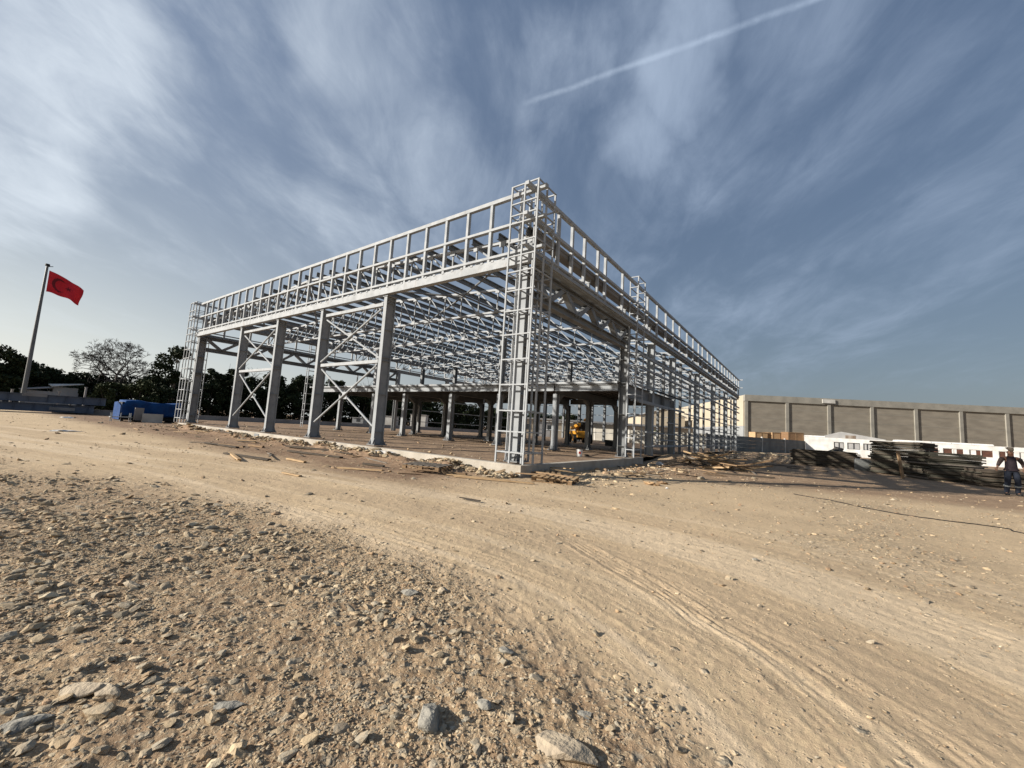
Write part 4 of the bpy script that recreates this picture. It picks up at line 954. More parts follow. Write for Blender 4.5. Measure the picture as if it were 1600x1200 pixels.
# white cabins
CA, CB = at(1258.5, 682, 2, 2.9), at(1600, 699, 2, 2.9)
CA = Vector((8.2, 77.5, 0)); 
P = atd(1258.5, 682, 78); Q = atd(1600, 699, 64)
cdv = Vector((Q.x-P.x, Q.y-P.y, 0)); cl_ = cdv.length
cab = empty('site_cabin_row', (P.x, P.y, GZ), math.atan2(cdv.y, cdv.x)); tag(cab, 'long white row of site cabins with wide windows behind the board stacks', 'cabin')
ch = P.z-GZ
def cx_(px, py=700):       # where the view ray meets the cabin face
    r_ = ray(px, py); A2 = np.array([[r_.x, -cdv.x], [r_.y, -cdv.y]]); s_ = np.linalg.solve(A2, np.array([P.x-CAM.x, P.y-CAM.y])); return float(s_[1])*cl_
wins = [(1303, 1319, 'window_dark'), (1324, 1344, 'window_dark'), (1349, 1361, 'window_dark'), (1438, 1467, 'window_brown'), (1473, 1506, 'window_brown'), (1514, 1552, 'window_brown'), (1560, 1585, 'window_brown'), (1592, 1630, 'window_brown')]
za, zb = ch*.42, ch*.78
a = MB(); a.box((0, 0, 0), (cl_+25, 3, za)); a.box((0, 0.001, zb), (cl_+25, 3, ch))
prev = 0
for (pa, pb, m__) in wins:
    u0, u1 = cx_(pa), cx_(pb); a.box((prev, .002, za), (u0, 2.9, zb)); prev = u1
a.box((prev, .002, za), (cl_+25, 2.9, zb)); a.build('wall', 'white_paint', cab)
for i_, (pa, pb, m__) in enumerate(wins):
    u0, u1 = cx_(pa), cx_(pb); f_ = MB(); f_.box((u0, .05, za), (u1, .11, za+.07)); f_.box((u0, .05, zb-.07), (u1, .11, zb)); f_.box((u0+.001, .05, za+.071), (u0+.07, .11, zb-.071)); f_.box((u1-.07, .05, za+.071), (u1-.001, .11, zb-.071))
    f_.box(((u0+u1)/2-.05, .05, za+.071), ((u0+u1)/2+.05, .11, zb-.071)); wo_ = f_.build('window', 'window_dark' if m__ == 'window_dark' else 'white_paint', cab)
    g_ = MB(); g_.box((u0+.05, .16, za+.05), (u1-.05, .19, zb-.05)); g_.build('pane', 'roof_grey' if m__ == 'window_dark' else m__, wo_)
    if m__ == 'window_brown':
        g_ = MB(); w__ = (u1-u0)*.22; s0 = u0+(.08 if i_ % 2 else .45)*(u1-u0); g_.box((s0, .12, za+.1), (s0+w__, .15, zb-.08)); g_.build('curtain', 'white_paint', wo_)
for (pa, pb) in ((1258, 1290), (1402, 1428), (1430, 1455), (1457, 1487), (1488, 1519), (1520, 1554)):
    u0, u1 = cx_(pa), cx_(pb); a = MB(); e = .12
    a.add([(u0, -.05, ch), (u1, -.05, ch), (u1, 2.9, ch), (u0, 2.9, ch), (u0+e, .1, ch+.27), (u1-e, .1, ch+.27), (u1-e, 2.7, ch+.27), (u0+e, 2.7, ch+.27)], [(4,5,6,7), (0,1,5,4), (1,2,6,5), (2,3,7,6), (3,0,4,7)])
    a.build('roof_cowl', 'white_paint', cab)
# low gabled shed behind cabins
P1, P2 = atd(1281, 682, 92), atd(1384, 690, 86); sv = Vector((P2.x-P1.x, P2.y-P1.y, 0)); sl_ = sv.length
sh = empty('gabled_shed', (P1.x, P1.y, GZ), math.atan2(sv.y, sv.x)); tag(sh, 'low grey gabled shed with rusty patch between cabins and warehouse', 'shed')
hp = atd(1315, 674.5, 90).z-GZ; he = P1.z-GZ
a = MB(); a.add([(0, 0, 0), (sl_, 0, 0), (sl_, 0, he), (sl_*.34, 0, hp), (0, 0, he), (0, 9, 0), (sl_, 9, 0), (sl_, 9, he), (sl_*.34, 9, hp), (0, 9, he)], [(0,1,2,3,4), (9,8,7,6,5), (1,6,7,2), (5,0,4,9), (4,3,8,9), (3,2,7,8)]); a.build('wall', 'roof_grey', sh)
a = MB(); a.box((sl_*.40, -.06, 0), (sl_*.56, -.01, (he+hp)/2-.1)); a.build('rusty_sheet', 'rust', sh)
# stacks of formwork boards
def stack(pxa, pya, pxb, pyb, topa, W_, m1, label, nlay=None, seed=1, lean=0.0):
    A_, B_ = at(pxa, pya, 2, GZ), at(pxb, pyb, 2, GZ); dv = Vector((B_.x-A_.x, B_.y-A_.y, 0)); ll = dv.length
    depth = (A_-CAM).dot(fw); H_ = topa/(FPX/depth); r = random.Random(seed)
    root = empty('board_stack', (A_.x, A_.y, GZ-.03), math.atan2(dv.y, dv.x)); tag(root, label, 'board stack', 'stacks of used formwork boards')
    z_ = .05; k = 0; n_l = 0
    for bx in (.12, .5, .88):
        a = MB(); a.box((ll*bx-.06, .02, 0), (ll*bx+.06, W_-.02, .048)); a.build('bearer', 'wood_dark', root)
    while z_ < H_:
        th = r.choice((.05, .065, .08)); a = MB(); i0 = r.uniform(-.12, .16)+lean*z_; i1 = r.uniform(-.2, .12)-lean*z_
        yo = r.uniform(-.07, .07); sag = r.uniform(-.02, .02)
        segs = 6; vs = []
        for i in range(segs+1):
            xx = i0+(ll+i1-i0)*i/segs; zz = sag*math.sin(math.pi*i/segs)+r.uniform(-.004, .004)
            vs += [(xx, yo, z_+zz), (xx, yo+W_, z_+zz), (xx, yo+W_, z_+zz+th*.96), (xx, yo, z_+zz+th*.96)]
        fs = [(0, 1, 2, 3), tuple(4*segs+q for q in (3, 2, 1, 0))]
        for i in range(segs):
            o_ = 4*i; fs += [(o_, o_+4, o_+5, o_+1), (o_+1, o_+5, o_+6, o_+2), (o_+2, o_+6, o_+7, o_+3), (o_+3, o_+7, o_+4, o_)]
        a.add(vs, fs); a.build('board', r.choice((m1, m1, 'board_green', 'wood_dark', 'wood_grey' if r.random() < .12 else 'wood_dark')), root); z_ += th
    return root, H_
stack(1236, 725, 1344, 734, 24, 1.6, 'wood_dark', 'lowest board stack, furthest left, with slabs thrown on top', seed=2)
stack(1359, 738, 1446, 747, 50, 1.8, 'board_green', 'tallest board stack with a post leaning on its front', seed=3, lean=.05)
stack(1449, 750, 1543, 757, 43, 1.8, 'board_green', 'second tallest board stack, right of the tallest', seed=4, lean=.06)
stack(1532, 760, 1625, 768, 26, 1.8, 'wood_dark', 'low board stack behind the walking person', seed=5)
A_, B_ = at(1412, 746, 2, GZ), None
q = at(1411, 748, 2, GZ); a = MB(); a.box((-.06, -.05, 0), (.06, .05, 1.55)); o = a.build('leaning_post', 'wood_mid', loc=(q.x, q.y, GZ)); o.rotation_euler = (-.10, -.07, .5); tag(o, 'thin brown timber post leaning on the tallest board stack', 'post')
for k, (pxx, pyy, sx, sz, rr_) in enumerate(((1296, 708, 1.1, .5, .5), (1306, 706, .8, .25, .9), (1316, 709, .6, .3, .3), (1324, 710, .7, .22, .1))):
    q = atd(pxx, pyy, 32.0+k*.15)
    a = MB(); a.box((-sx/2, -.45, -.09), (sx/2, .45, .09)); o = a.build('formwork_slab', ('board_green', 'wood_grey')[k % 2], loc=(q.x, q.y, q.z)); o.rotation_euler = (.15, -rr_, .15+k*.2)
    tag(o, ['steepest grey-green slab tipped on the lowest board stack', 'grey slab wedged under the steepest one', 'small slab lying mid top of the lowest board stack', 'rightmost slab thrown on the lowest board stack'][k], 'slab')
q = at(1350, 736, 2, GZ); a = MB(); a.box((-.45, -.5, 0), (.45, .5, .82)); a.box((-.3, -.515, .1), (.3, -.501, .7)); tag(a.build('water_tank', 'fence_grey', loc=(q.x, q.y+.6, GZ), bevel=.05), 'grey cube tank between the lowest and tallest board stacks', 'tank')

# far low white building + wall through the frame
Pa, Pb = atd(795, 650, 92), atd(1085, 664, 92); dv = Vector((Pb.x-Pa.x, Pb.y-Pa.y, 0)); ll = dv.length
lb = empty('low_white_building', (Pa.x, Pa.y, GZ), math.atan2(dv.y, dv.x)); tag(lb, 'long low whitish building with dark roof edge seen under the mezzanine', 'building')
a = MB(); a.box((0, 0, 0), (ll, 10, 3.7)); a.build('wall', 'wh_cream', lb)
a = MB(); a.box((-.4, -.5, 3.7), (ll+.4, 10.4, 4.05)); a.build('roof', 'roof_grey', lb)
for k in range(7):
    a = MB(); u_ = ll*(.08+.13*k); a.box((u_, -.05, 1.4), (u_+1.7, -.005, 2.6)); a.build('window', 'window_dark', lb)
a = MB(); a.box((ll*.15, -.04, 0), (ll*.15+3.2, -.006, 3.2)); a.build('door', 'roof_grey', lb)
# boundary wall at the back left
bw = empty('boundary_wall', (-59, 8, GZ)); tag(bw, 'long low grey concrete boundary wall behind the frame on the left', 'wall')
pts = [(-63.5, -3.5), (-60.5, 8.8), (-60.2, 24.4), (-56.5, 44), (-48, 66), (-36, 84)]
a = MB()
for (x0_, y0_), (x1_, y1_) in zip(pts[:-1], pts[1:]): a.bar((x0_, y0_, -.08), (x1_, y1_, -.08), .3, .62+.1)
off(a.build('wall', 'concrete_wall', None), bw)
# ---------------------------------------------------------------- left background
# stack of blue-grey girders
gd = None
for row in range(2):
    for k in range(3):
        a = MB(); a.ibeam((0, 0, .46), (0, -34, .46), .42, .88, .035)
        for j in range(24): a.box((-.20, -.5-j*1.42, .04), (.20, -.515-j*1.42, .88))
        o = a.build('steel_girder', 'beam_blue', loc=(-61.8-.55*k+.06*row, -.35+.9*row-.2*k, GZ+.12+row*1.0))
        tag(o, '%s blue-grey steel girder in the %s row of the long pile' % (('front', 'middle', 'rearmost')[k], ('lower', 'upper')[row]), 'girder', 'blue-grey steel girders in two rows')
for k, yy in enumerate((-2.2, -7.5, -13.5)):
    a = MB(); a.box((-1.4, -.12, 0), (.4, .12, .10)); tag(a.build('timber_spacer', 'white_dirty', loc=(-61.6, yy, GZ+1.01)), 'white block between the girder rows, %s' % ('nearest the pile end', 'in the middle of those in view', 'furthest left')[k], 'spacer')
a = MB(); a.box((-.02, -1.0, 0), (.02, 1.0, .34)); tag(a.build('tag_board', 'concrete_wall', loc=(-61.2, -3.0, GZ+.35)), 'light grey plate on the lower girder row', 'plate')
a = MB(); a.box((-.02, -.9, 0), (.02, .9, .34)); tag(a.build('tag_board', 'concrete_wall', loc=(-61.1, -5.2, GZ+1.75)), 'light grey plate on the upper girder row', 'plate')
# tarpaulin covered load
tp = empty('covered_load', (-41.2, 0, GZ)); tag(tp, 'blue tarpaulin draped over a long load left of the far corner cage', 'tarpaulin')
nx_, ny_ = 26, 44; vs = []
for i in range(nx_+1):
    for j in range(ny_+1):
        u_, v_ = i/nx_, j/ny_; yy = -1.85+4.3*v_; s_ = u_*(1.9+2.4+1.9)
        if s_ < 1.5: xx, zz = 0.0, .5+s_*.87
        elif s_ < 3.9: xx, zz = -(s_-1.5), 1.80+.08*math.sin(v_*7)
        else: xx, zz = -2.4, max(.4, 1.83-(s_-3.9))
        wob_ = .06*math.sin(v_*23+u_*3)+.05*math.sin(v_*11+u_*17)
        xx += wob_*(1 if zz < 2 else 0); zz += .03*math.sin(v_*17+u_*11)
        if v_ < .06: zz = min(zz, 1.5)
        vs.append((xx+.0, yy, zz))
fs = [(i*(ny_+1)+j, (i+1)*(ny_+1)+j, (i+1)*(ny_+1)+j+1, i*(ny_+1)+j+1) for i in range(nx_) for j in range(ny_)]
a = MB(); a.add(vs, fs)
o = a.build('tarpaulin', 'tarp', tp, smooth=True); sd_ = o.modifiers.new('s', 'SOLIDIFY'); sd_.thickness = .02
a = MB(); fsv = [(.03, -1.9, .15), (-2.4, -1.9, .15), (-2.4, -1.9, 1.65), (-1.0, -1.95, 1.72), (.03, -1.9, 1.35)]; a.add(fsv+[(x_, y_+.03, z_) for x_, y_, z_ in fsv], [(0,1,2,3,4), (9,8,7,6,5), (0,4,9,5), (4,3,8,9)]); a.build('end_flap', 'tarp', tp)
a = MB(); a.box((-2.3, -1.8, .12), (-.12, 2.3, 1.7)); a.build('load', 'black', tp, bevel=.03)
for k in range(4): a = MB(); a.box((-2.4, -1.8+k*1.2, 0), (.05, -1.6+k*1.2, .12)); a.build('bearer', 'wood_dark', tp)
for (ya, yb, za_, zb_, m__, nm, lb_) in ((-1.05, -.45, .15, 1.25, 'concrete_wall', 'carton', 'narrow grey carton standing against the blue tarpaulin'), (-.55, .85, .0, .78, 'white_dirty', 'sign_board', 'pale board propped in front of the blue tarpaulin')):
    a = MB(); a.box((0, ya, za_), (.25, yb, zb_)); o = a.build(nm, m__, loc=(-40.7 if nm == 'carton' else -40.35, 0, GZ)); tag(o, lb_, nm.replace('_', ' '))
rk_ = empty('steel_trestle', (-40.3, -1.95, GZ)); tag(rk_, 'small grey steel trestle at the left end of the blue tarpaulin', 'trestle')
a = MB(); a.box((-.3, -.7, .36), (.3, .7, .42)); a.build('top', 'steel', rk_); l0 = None
for (x_, y_) in ((-.25, -.6), (.25, -.6), (-.25, .6), (.25, .6), (0, 0)):
    if l0 is None: a = MB(); a.box((-.025, -.025, 0), (.025, .025, .75)); l0 = a.build('leg', 'steel', rk_, loc=(x_, y_, 0))
    else: dup(l0, rk_, (x_, y_, 0))
# flagpole + flag
tpz = 18.3; fpx = (-72.0, -5.25)
fpo = empty('flagpole', (fpx[0], fpx[1], GZ)); tag(fpo, 'tall grey tapered steel flagpole behind the blue-grey girders', 'flagpole')
a = MB(); a.tube((0, 0, 0), (0, 0, tpz-GZ), .25, .12, 14); a.build('pole', 'pole_grey', fpo, smooth=False)
a = MB(); a.tube((0, 0, tpz-GZ), (0, 0, tpz-GZ+.25), .24, .20, 12); a.build('finial', 'black', fpo); a = MB(); a.tube((0, 0, tpz-GZ-.1), (.1, .5, tpz-GZ+.05), .05, .04, 6); a.build('pulley_arm', 'black', fpo)
# the flag hangs in the yz direction, billowing
q00, q01, q10, q11 = (Vector((-71.9, -5.02, 17.75)), Vector((-71.9, -4.98, 14.95)), Vector((-71.6, -1.75, 16.05)), Vector((-71.6, -1.95, 13.95)))
NU, NV = 60, 36; vs = []; mid_ = []
def cs(u_, v_):  # emblem in flag coordinates, aspect 1.5
    x_, y_ = .62+(u_*1.5-.66)/1.3, .5+(v_-.5)/1.3
    c1 = math.hypot(x_-.50, y_-.5) < .25; c2 = math.hypot(x_-.5625, y_-.5) < .20
    if c1 and not c2: return True
    dx, dy = x_-.80, y_-.5; r_ = math.hypot(dx, dy); th = math.atan2(dy, dx)+math.pi
    k_ = math.cos(math.pi/5*.0+0); seg = (th % (2*math.pi/5))-math.pi/5
    return r_ < .125*math.cos(2*math.pi/5)/math.cos(2*math.pi/5-(math.pi/5-abs(seg))) * 1.0
for i in range(NU+1):
    for j in range(NV+1):
        u_, v_ = i/NU, j/NV; b_4 = (q00*(1-v_)+q01*v_)*(1-u_)+(q10*(1-v_)+q11*v_)*u_
        wv = u_*(.28*math.sin(u_*9+v_*2.0)+.10*math.sin(u_*17-v_*4))
        b_4 = b_4+Vector((wv, .05*math.sin(v_*6)*u_, .22*math.sin(u_*3.14)*.9+.05*math.sin(u_*12)*v_)); vs.append(tuple(b_4-Vector((-71.9, -5.0, 16))))
me_f = []; mark = []
for i in range(NU):
    for j in range(NV):
        f_ = (i*(NV+1)+j, (i+1)*(NV+1)+j, (i+1)*(NV+1)+j+1, i*(NV+1)+j+1); (mark if cs((i+.5)/NU, (j+.5)/NV) else me_f).append(f_)
fg = bpy.data.meshes.new('flag'); fg.from_pydata(vs, [], me_f+mark); fg.materials.append(MATS['flag_red']); fg.materials.append(MATS['flag_mark'])
for k_ in range(len(me_f), len(me_f)+len(mark)): fg.polygons[k_].material_index = 1
for p_ in fg.polygons: p_.use_smooth = True
fo = bpy.data.objects.new('flag', fg); COL.objects.link(fo); fo.location = (-71.9, -5.0, 16); tag(fo, 'red flag with dark crescent and star flying from the pole', 'flag')
so_ = fo.modifiers.new('t', 'SOLIDIFY'); so_.thickness = .02
# low house by the trees
hs = empty('low_house', (-88, -1, GZ)); tag(hs, 'low grey house with pale sloping roofs in front of the dark trees', 'house')
a = MB(); a.box((-4, -3.2, 0), (0, 2.6, 2.75)); a.box((-3.9, -.2, 2.751), (-.02, 2.5, 3.55)); a.build('wall', 'roof_grey', hs)
a = MB(); a.add([(.5, -.4, 3.5), (.5, 3.0, 4.2), (-4, 3.0, 4.3), (-4, -.4, 3.9), (.5, -.4, 3.62), (.5, 3.0, 4.32), (-4, 3.0, 4.42), (-4, -.4, 4.02)], [(0,3,2,1), (4,5,6,7), (0,1,5,4), (1,2,6,5), (2,3,7,6), (3,0,4,7)]); a.build('roof', 'white_dirty', hs)
a = MB(); a.add([(.3, -3.4, 2.7), (.3, -.3, 3.3), (-4, -.3, 3.5), (-4, -3.4, 2.9), (.3, -3.4, 2.8), (.3, -.3, 3.4), (-4, -.3, 3.6), (-4, -3.4, 3.0)], [(0,3,2,1), (4,5,6,7), (0,1,5,4), (1,2,6,5), (2,3,7,6), (3,0,4,7)]); a.build('roof', 'concrete_wall', hs)
a = MB(); a.box((.4, .6, 1.3), (.52, 1.6, 2.0)); a.build('window', 'white_paint', hs)
for k, (pxx, top, bot, dd) in enumerate(((15, 608, 632, 50), (89, 611, 634, 52), (130, 605, 634, 52))):
    q = atd(pxx, bot, dd); q2 = atd(pxx, top, dd); a = MB(); a.tube((0, 0, 0), (0, 0, q2.z-GZ), .11, .11, 8); a.box((-.14, -.14, q2.z-GZ), (.14, .14, q2.z-GZ+.05)); tag(a.build('concrete_post', 'concrete_wall', loc=(q.x, q.y, GZ)), 'short grey post %s' % ('left of the flagpole foot', 'in front of the low house', 'right of the low house')[k], 'post')

# ---------------------------------------------------------------- trees
def leafquads(centres, n, spread, size, seed):
    r = np.random.default_rng(seed); ci = r.integers(0, len(centres), n); c = np.array(centres)[ci]
    d = r.normal(size=(n, 3)); d /= np.linalg.norm(d, axis=1)[:, None]; rad = spread[ci]*r.random(n)**.45
    p = c[:, :3]+d*rad[:, None]*np.array([1, 1, .75]); u = r.normal(size=(n, 3)); u /= np.linalg.norm(u, axis=1)[:, None]; w = np.cross(u, r.normal(size=(n, 3))); w /= np.linalg.norm(w, axis=1)[:, None]
    s = size*r.uniform(.6, 1.3, n)[:, None]
    V = np.stack([p-u*s, p-w*s*.6, p+u*s, p+w*s*.6], 1).reshape(-1, 3); return V, np.arange(4*n).reshape(-1, 4)
def tree(x_, y_, top, rad, label, m='leaf_dark', name='leafy_tree', n=7500, seed=1, trunkfrac=.3, group=None, shape='round', size=.27, z0=GZ):
    r = np.random.default_rng(seed); root = empty(name, (x_, y_, z0)); tag(root, label, 'tree' if 'bush' not in name else 'bush', group); H_ = top-z0
    a = MB(); th = H_*trunkfrac; a.tube((0, 0, 0), (0, 0, th*1.2), .05*rad+.12, .04*rad+.05, 7)
    cs_ = []; K = 34
    for k in range(K):
        ang = r.uniform(0, 6.283); q_ = r.random()**.55; zz = r.random()
        prof = math.sin(math.pi*min(1, .18+.80*zz))**.6 if shape == 'round' else (1-zz*.75 if shape == 'cone' else (.5+.5*math.sin(math.pi*zz)))
        R0 = rad*prof*q_; cs_.append((R0*math.cos(ang), R0*math.sin(ang), th*.8+(H_-th*.8)*(.08+.84*zz)+r.normal(0, .15)))
    sprd = r.uniform(.22, .40, K)*rad*.85
    for k in range(0, K, 3): a.tube((0, 0, th*r.uniform(.6, 1.1)), cs_[k], .05+.02*rad, .02, 5)
    a.build('trunk', 'bark', root)
    V_, F_ = leafquads(cs_, n, sprd, size, seed+1); o = npmesh('crown', V_, F_, MATS[m]); o.parent = root
    return root
def baretree(x_, y_, top, rad, label, seed=3, m='bark_pale', name='bare_tree', depth=6, tr=.42, z0=GZ):
    r = random.Random(seed); root = empty(name, (x_, y_, z0)); tag(root, label, 'tree'); H_ = top-z0; tb = MB(); cb = MB()
    def grow(p_, d_, l_, rd, k):
        q_ = p_+d_*l_; mid_ = p_+d_*l_*.5+Vector((r.uniform(-1, 1), r.uniform(-1, 1), r.uniform(-1, 1)))*l_*.07
        tgt = tb if k == 0 else cb; tgt.tube(p_, mid_, rd, rd*.86, 5 if k < 3 else 3); tgt.tube(mid_, q_, rd*.86, rd*.72, 5 if k < 3 else 3)
        if k >= depth: return
        for j in range(r.choice((2, 3, 3)) if 0 < k < 5 else 4):
            ax = Vector((r.uniform(-1, 1), r.uniform(-1, 1), r.uniform(-.35, .55))).normalized()
            nd_ = (d_*.72+ax*(.78 if k else .9)).normalized(); nd_.z += .06 if k < 3 else -.10; nd_.normalize()
            grow(q_, nd_, l_*r.uniform(.66, .86), max(.024, rd*.62), k+1)
    grow(Vector((0, 0, 0)), Vector((0, 0, 1)), H_*.24, tr, 0)
    t_ = tb.build('trunk', m, root); c_ = cb.build('crown', m, root)
    co = np.array([v.co for v in c_.data.vertices]); zmx = co[:, 2].max(); rm = np.percentile(np.hypot(co[:, 0], co[:, 1]), 98)
    fz = H_/zmx; fr = rad/rm
    for ob in (t_, c_):
        for v in ob.data.vertices: v.co.x *= fr; v.co.y *= fr; v.co.z *= fz
    return root
tree(-97, -10.5, 11.0, 6.2, 'large black-green tree at the left edge behind the flagpole', seed=1, n=7000)
tree(-96, -4.2, 7.6, 3.4, 'dark tree right behind the flagpole', seed=2)
tree(-99, -1.0, 6.9, 1.7, 'small round-topped pine rising above the dark treeline', seed=3, n=2500, trunkfrac=.55, name='pine_tree')
def woodland(path, hts, seed, name, label):
    r_g = np.random.default_rng(seed); P_ = np.array(path, float); seg = np.hypot(*(P_[1:]-P_[:-1]).T); L_ = np.concatenate([[0], np.cumsum(seg)])
    cs_ = []; sp_w = []
    for t_ in np.arange(0, L_[-1], 1.1):
        x_ = np.interp(t_, L_, P_[:, 0]); y_ = np.interp(t_, L_, P_[:, 1]); h_ = np.interp(t_, L_, hts)*(1+1.1*fbm(np.array([t_*.16]), np.array([seed*3.3]), 3)[0])
        for q_ in range(5):
            cs_.append((x_+r_g.normal(0, 1.2), y_+r_g.normal(0, .8), GZ+h_*(q_+.35)/5.2)); sp_w.append(1.25+r_g.random()*.7)
    V1, F1 = leafquads(cs_, len(cs_)*150, np.array(sp_w), .30, seed+5)
    o = npmesh(name, V1, F1, MATS['leaf_dark']); tag(o, label, kind='stuff'); return o
woodland([(-104, -26), (-102, -8), (-101, 8), (-97, 22), (-95, 40), (-90, 56), (-80, 72), (-66, 92), (-50, 106), (-40, 112)], [9.0, 7.8, 5.8, 8.6, 10.4, 9.6, 8.0, 6.6, 5.2, 3.6], 91, 'woodland', 'dense dark treeline behind the yard')
for k, (yy, tp_, rr_, lb_) in enumerate(((-2.4, 5.6, 3.0, 'dark tree behind the left end of the low house'), (1.4, 5.9, 3.0, 'dark tree behind the right end of the low house'), (4.2, 6.2, 2.6, 'dark tree left of the bare tree trunk'))):
    tree(-98, yy, tp_, rr_, lb_, seed=10+k, trunkfrac=.12, n=4200)
baretree(-95, 7.2, 13.2, 6.6, 'wide bare tree with twiggy crown left of the far corner cage', seed=6, depth=7, tr=.34)
for k, (yy, tp_, rr_, m__, lb_) in enumerate(((4.6, 4.9, 2.4, 'leaf_mid', 'olive green bush below the left of the bare tree'), (8.2, 5.6, 2.7, 'leaf_mid', 'green bush directly under the bare tree'), (11.4, 5.0, 2.3, 'leaf_dark', 'dark bush under the right of the bare tree'), (14.2, 4.4, 2.2, 'leaf_dark', 'dark bush behind the blue tarpaulin'))):
    tree(-84, yy, tp_, rr_, lb_, m__, 'bush', seed=20+k, trunkfrac=.05, n=3600, size=.2)
tree(-90, 14.3, 13.0, 4.3, 'tall dark leafy tree just left of the far corner cage', seed=30, trunkfrac=.2, n=5200)
tree(-92, 20.8, 9.6, 2.8, 'dark tree seen between the corner cage and first braced column', seed=31, trunkfrac=.1)
for k, (xx, yy, tp_, rr_) in enumerate(((-92, 25.5, 10.6, 4.0), (-92, 32, 10.9, 4.2), (-90, 38.6, 10.9, 4.2), (-88, 45.4, 10.8, 4.4), (-86, 52.5, 9.6, 4.2), (-83, 60, 8.4, 4.2), (-80, 68, 7.6, 4.2), (-75, 77, 8.4, 4.2), (-68, 86, 7.0, 4.4), (-60, 94, 6.6, 4.2), (-52, 101, 6.6, 4.0))):
    tree(xx, yy, tp_, rr_, ['dark tree in the first braced bay from the left', 'dark tree behind the left braced bay', 'dark tree in the wide gap between the braced bays', 'dark tree behind the lattice cage of the far side', 'dark tree behind the left end of the mezzanine', 'dark tree over the mezzanine between the right braced columns', 'dark tree over the mezzanine right of the braced bay', 'dark tree above the middle of the mezzanine deck', 'low dark tree under the middle of the mezzanine', 'low dark tree left of the near corner cage', 'low dark tree behind the near corner cage'][k], seed=40+k, trunkfrac=.08, n=8500, group='dark trees behind the frame')
baretree(-98, 29, 13.2, 4.2, 'bare tree rising over the dark trees in the left braced bay', seed=8, depth=5, tr=.25)
baretree(-92, 58, 13.4, 4.8, 'bare tree showing above the mezzanine between the right braced columns', seed=9, depth=5, tr=.3)
baretree(-86, 66.5, 12.2, 4.2, 'bare tree showing right of the right braced bay', seed=12, depth=5, tr=.3)
q = atd(1027, 680, 75); tree(q.x, q.y, 2.2, 1.2, 'small bright green shrub seen through the right side of the frame', 'leaf_green', 'bush', seed=70, trunkfrac=.1, n=900, size=.14)
# site sheds behind the mezzanine (pale things between trees)
for k, (pxx, dd, w__, h__, m__) in enumerate(((655, 88, 3.2, 3.0, 'white_dirty'), (600, 95, 6, 2.4, 'white_dirty'), (562, 90, 2.4, 1.6, 'wh_grey'))):
    q = atd(pxx, 660, dd); r_ = empty('site_shed', (q.x, q.y, GZ), .6); tag(r_, ['pale upright shed seen under the middle of the mezzanine', 'long pale shed in front of the dark trees behind the mezzanine', 'small grey shed behind the third mezzanine column'][k], 'shed')
    a = MB(); a.box((-w__/2, -1.2, 0), (w__/2, 1.2, h__)); a.build('wall', m__, r_)
    a = MB(); a.box((-w__/2-.15, -1.35, h__), (w__/2+.15, 1.35, h__+.1)); a.build('roof', 'roof_grey', r_)
    a = MB(); a.box((-.3, -1.23, .8), (.5, -1.202, 1.6)); a.build('window', 'window_dark', r_)

# ---------------------------------------------------------------- person
def skinobj(name, verts, edges, radii, m, parent, sub=2, root=0):
    me = bpy.data.meshes.new(name); me.from_pydata([tuple(v) for v in verts], edges, []); me.update(); me.materials.append(MATS[m])
    o = bpy.data.objects.new(name, me); COL.objects.link(o); o.parent = parent
    sk = o.modifiers.new('skin', 'SKIN'); sk.use_smooth_shade = True
    for i, r_ in enumerate(radii):
        d_ = me.skin_vertices[0].data[i]; d_.radius = (r_, r_) if isinstance(r_, float) else r_; d_.use_root = (i == root)
    ss = o.modifiers.new('sub', 'SUBSURF'); ss.levels = sub; ss.render_levels = sub
    return o
q = at(1583, 774, 2, GZ)
pe = empty('person', (q.x, q.y, gh(q.x, q.y)-.01), YAW-.45); tag(pe, 'person in dark sleeveless vest, dark trousers and cap walking at the right edge, arm out', 'person')
S = 1.93/1.78
J = {'pel': (0, 0, .98), 'wai': (0, .0, 1.10), 'che': (0, .01, 1.32), 'nec': (0, .01, 1.50), 'hea': (-.01, -.03, 1.60), 'top': (-.01, -.03, 1.72),
     'ls': (-.20, .01, 1.43), 'le': (-.34, -.04, 1.20), 'lw': (-.46, -.17, 1.02), 'rs': (.20, .01, 1.43), 're': (.36, .08, 1.20), 'rw': (.30, -.08, 1.00),
     'lh': (-.10, 0, .93), 'lk': (-.14, -.05, .52), 'la': (-.16, .03, .10), 'lt': (-.18, -.13, .04), 'rh': (.10, 0, .93), 'rk': (.15, -.02, .52), 'ra': (.18, .10, .10), 'rt': (.20, -.06, .04)}
K_ = list(J); V_ = [Vector(J[k])*S for k in K_]; ix = {k: i for i, k in enumerate(K_)}
E_ = [(ix[a], ix[b]) for a, b in (('pel', 'wai'), ('wai', 'che'), ('che', 'nec'), ('nec', 'hea'), ('hea', 'top'), ('che', 'ls'), ('ls', 'le'), ('le', 'lw'), ('che', 'rs'), ('rs', 're'), ('re', 'rw'), ('pel', 'lh'), ('lh', 'lk'), ('lk', 'la'), ('la', 'lt'), ('pel', 'rh'), ('rh', 'rk'), ('rk', 'ra'), ('ra', 'rt'))]
RD = {'pel': .13, 'wai': .13, 'che': .125, 'nec': .055, 'hea': .085, 'top': .075, 'ls': .048, 'le': .042, 'lw': .028, 'rs': .048, 're': .042, 'rw': .028, 'lh': .09, 'lk': .06, 'la': .04, 'lt': .035, 'rh': .09, 'rk': .06, 'ra': .04, 'rt': .035}
skinobj('body', V_, E_, [RD[k]*S for k in K_], 'skin', pe)
def sub(keys, edges, rad, name, m):
    vs = [Vector(J[k] if isinstance(k, str) else k)*S for k in keys]; skinobj(name, vs, edges, [r_*S for r_ in rad], m, pe)
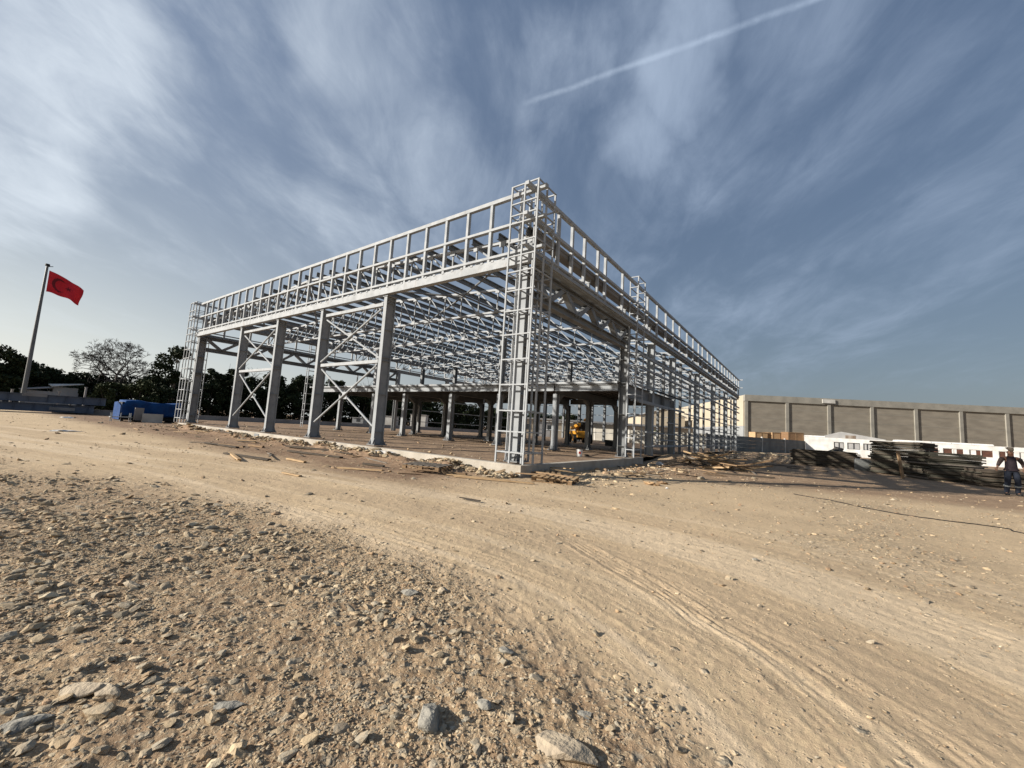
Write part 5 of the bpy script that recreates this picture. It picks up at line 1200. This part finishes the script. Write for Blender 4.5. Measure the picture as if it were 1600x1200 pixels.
sub(['wai', 'che', (0, .01, 1.42), (-.13, .01, 1.42), (.13, .01, 1.42), (0, 0, .98)], [(0, 1), (1, 2), (2, 3), (2, 4), (0, 5)], [.165, .185, .12, .105, .105, .165], 'vest', 'vest')
for s_, n3 in (('l', 'left'), ('r', 'right')):
    a_, b_5, c_5 = Vector(J[s_+'s']), Vector(J[s_+'e']), Vector(J[s_+'w'])
    sub([tuple(a_), tuple(b_5), tuple(b_5.lerp(c_5, .72))], [(0, 1), (1, 2)], [.092, .062, .046], 'sleeve', 'sleeve')
    # boots
    an_, tt_ = Vector(J[s_+'a']), Vector(J[s_+'t']); sub([tuple(an_+Vector((0, 0, .04))), tuple(an_+Vector((0, .02, -.045))), tuple(tt_+Vector((0, -.02, -.005)))], [(0, 1), (1, 2)], [.062, .062, .056], 'boot', 'black')
    # reflective band below the knee
    k1 = Vector(J[s_+'k']).lerp(an_, .32); k2 = Vector(J[s_+'k']).lerp(an_, .42); bm_ = MB(); bm_.tube(k1*S, k2*S, .100*S, .097*S, 14); bm_.build('reflective_band', 'band', pe)
    # hand with five fingers
    w_5 = Vector(J[s_+'w']); d_5 = (w_5-Vector(J[s_+'e'])).normalized(); side = d_5.cross(Vector((0, 1, 0))).normalized(); nrm_ = d_5.cross(side).normalized()
    vs = [w_5, w_5+d_5*.05, w_5+d_5*.09]; ed = [(0, 1), (1, 2)]; rd_ = [.026, .034, .03]
    for fi, (o5, l5) in enumerate(((-.030, .075), (-.010, .085), (.010, .08), (.030, .065))):
        i0 = len(vs); vs += [w_5+d_5*.10+side*o5, w_5+d_5*(.10+l5*.5)+side*o5*1.2+nrm_*.008, w_5+d_5*(.10+l5)+side*o5*1.25+nrm_*.03]; rd_ += [.010, .009, .008]; ed += [(2, i0), (i0, i0+1), (i0+1, i0+2)]
    i0 = len(vs); vs += [w_5+d_5*.06-side*.045, w_5+d_5*.10-side*.065]; rd_ += [.011, .009]; ed += [(1, i0), (i0, i0+1)]
    skinobj('hand', [v*S for v in vs], ed, [r_*S for r_ in rd_], 'skin', pe, 1)
sub(['pel', 'lh', 'lk', (-.16, .03, .07), 'rh', 'rk', (.18, .10, .07), (0, 0, 1.06)], [(0, 1), (1, 2), (2, 3), (0, 4), (4, 5), (5, 6), (0, 7)], [.15, .118, .088, .074, .118, .088, .074, .15], 'trousers', 'jeans')
sub([(-.01, -.01, 1.715), (-.01, -.005, 1.745), (-.01, -.11, 1.70)], [(0, 1), (0, 2)], [.092, .065, .028], 'cap', 'cap')
sub([(-.01, .03, 1.60), (-.01, .03, 1.68)], [(0, 1)], [.085, .09], 'hair', 'black')
for sx in (-1, 1):
    a = MB(); a.tube((( -.01+sx*.035)*S, -.118*S, 1.635*S), ((-.01+sx*.035)*S, -.128*S, 1.635*S), .012*S, .010*S, 8); a.build('eye', 'black', pe)
    sub([(-.01+sx*.092, -.02, 1.60), (-.01+sx*.096, -.01, 1.63)], [(0, 1)], [.014, .016], 'ear', 'skin')
sub([(-.01, -.115, 1.625), (-.01, -.138, 1.59)], [(0, 1)], [.010, .014], 'nose', 'skin')
a = MB(); a.box(((-.01-.025)*S, -.118*S, 1.552*S), ((-.01+.025)*S, -.108*S, 1.560*S)); a.build('mouth', 'red_mark', pe)
SC.cycles.max_bounces = 5; SC.cycles.use_denoising = True
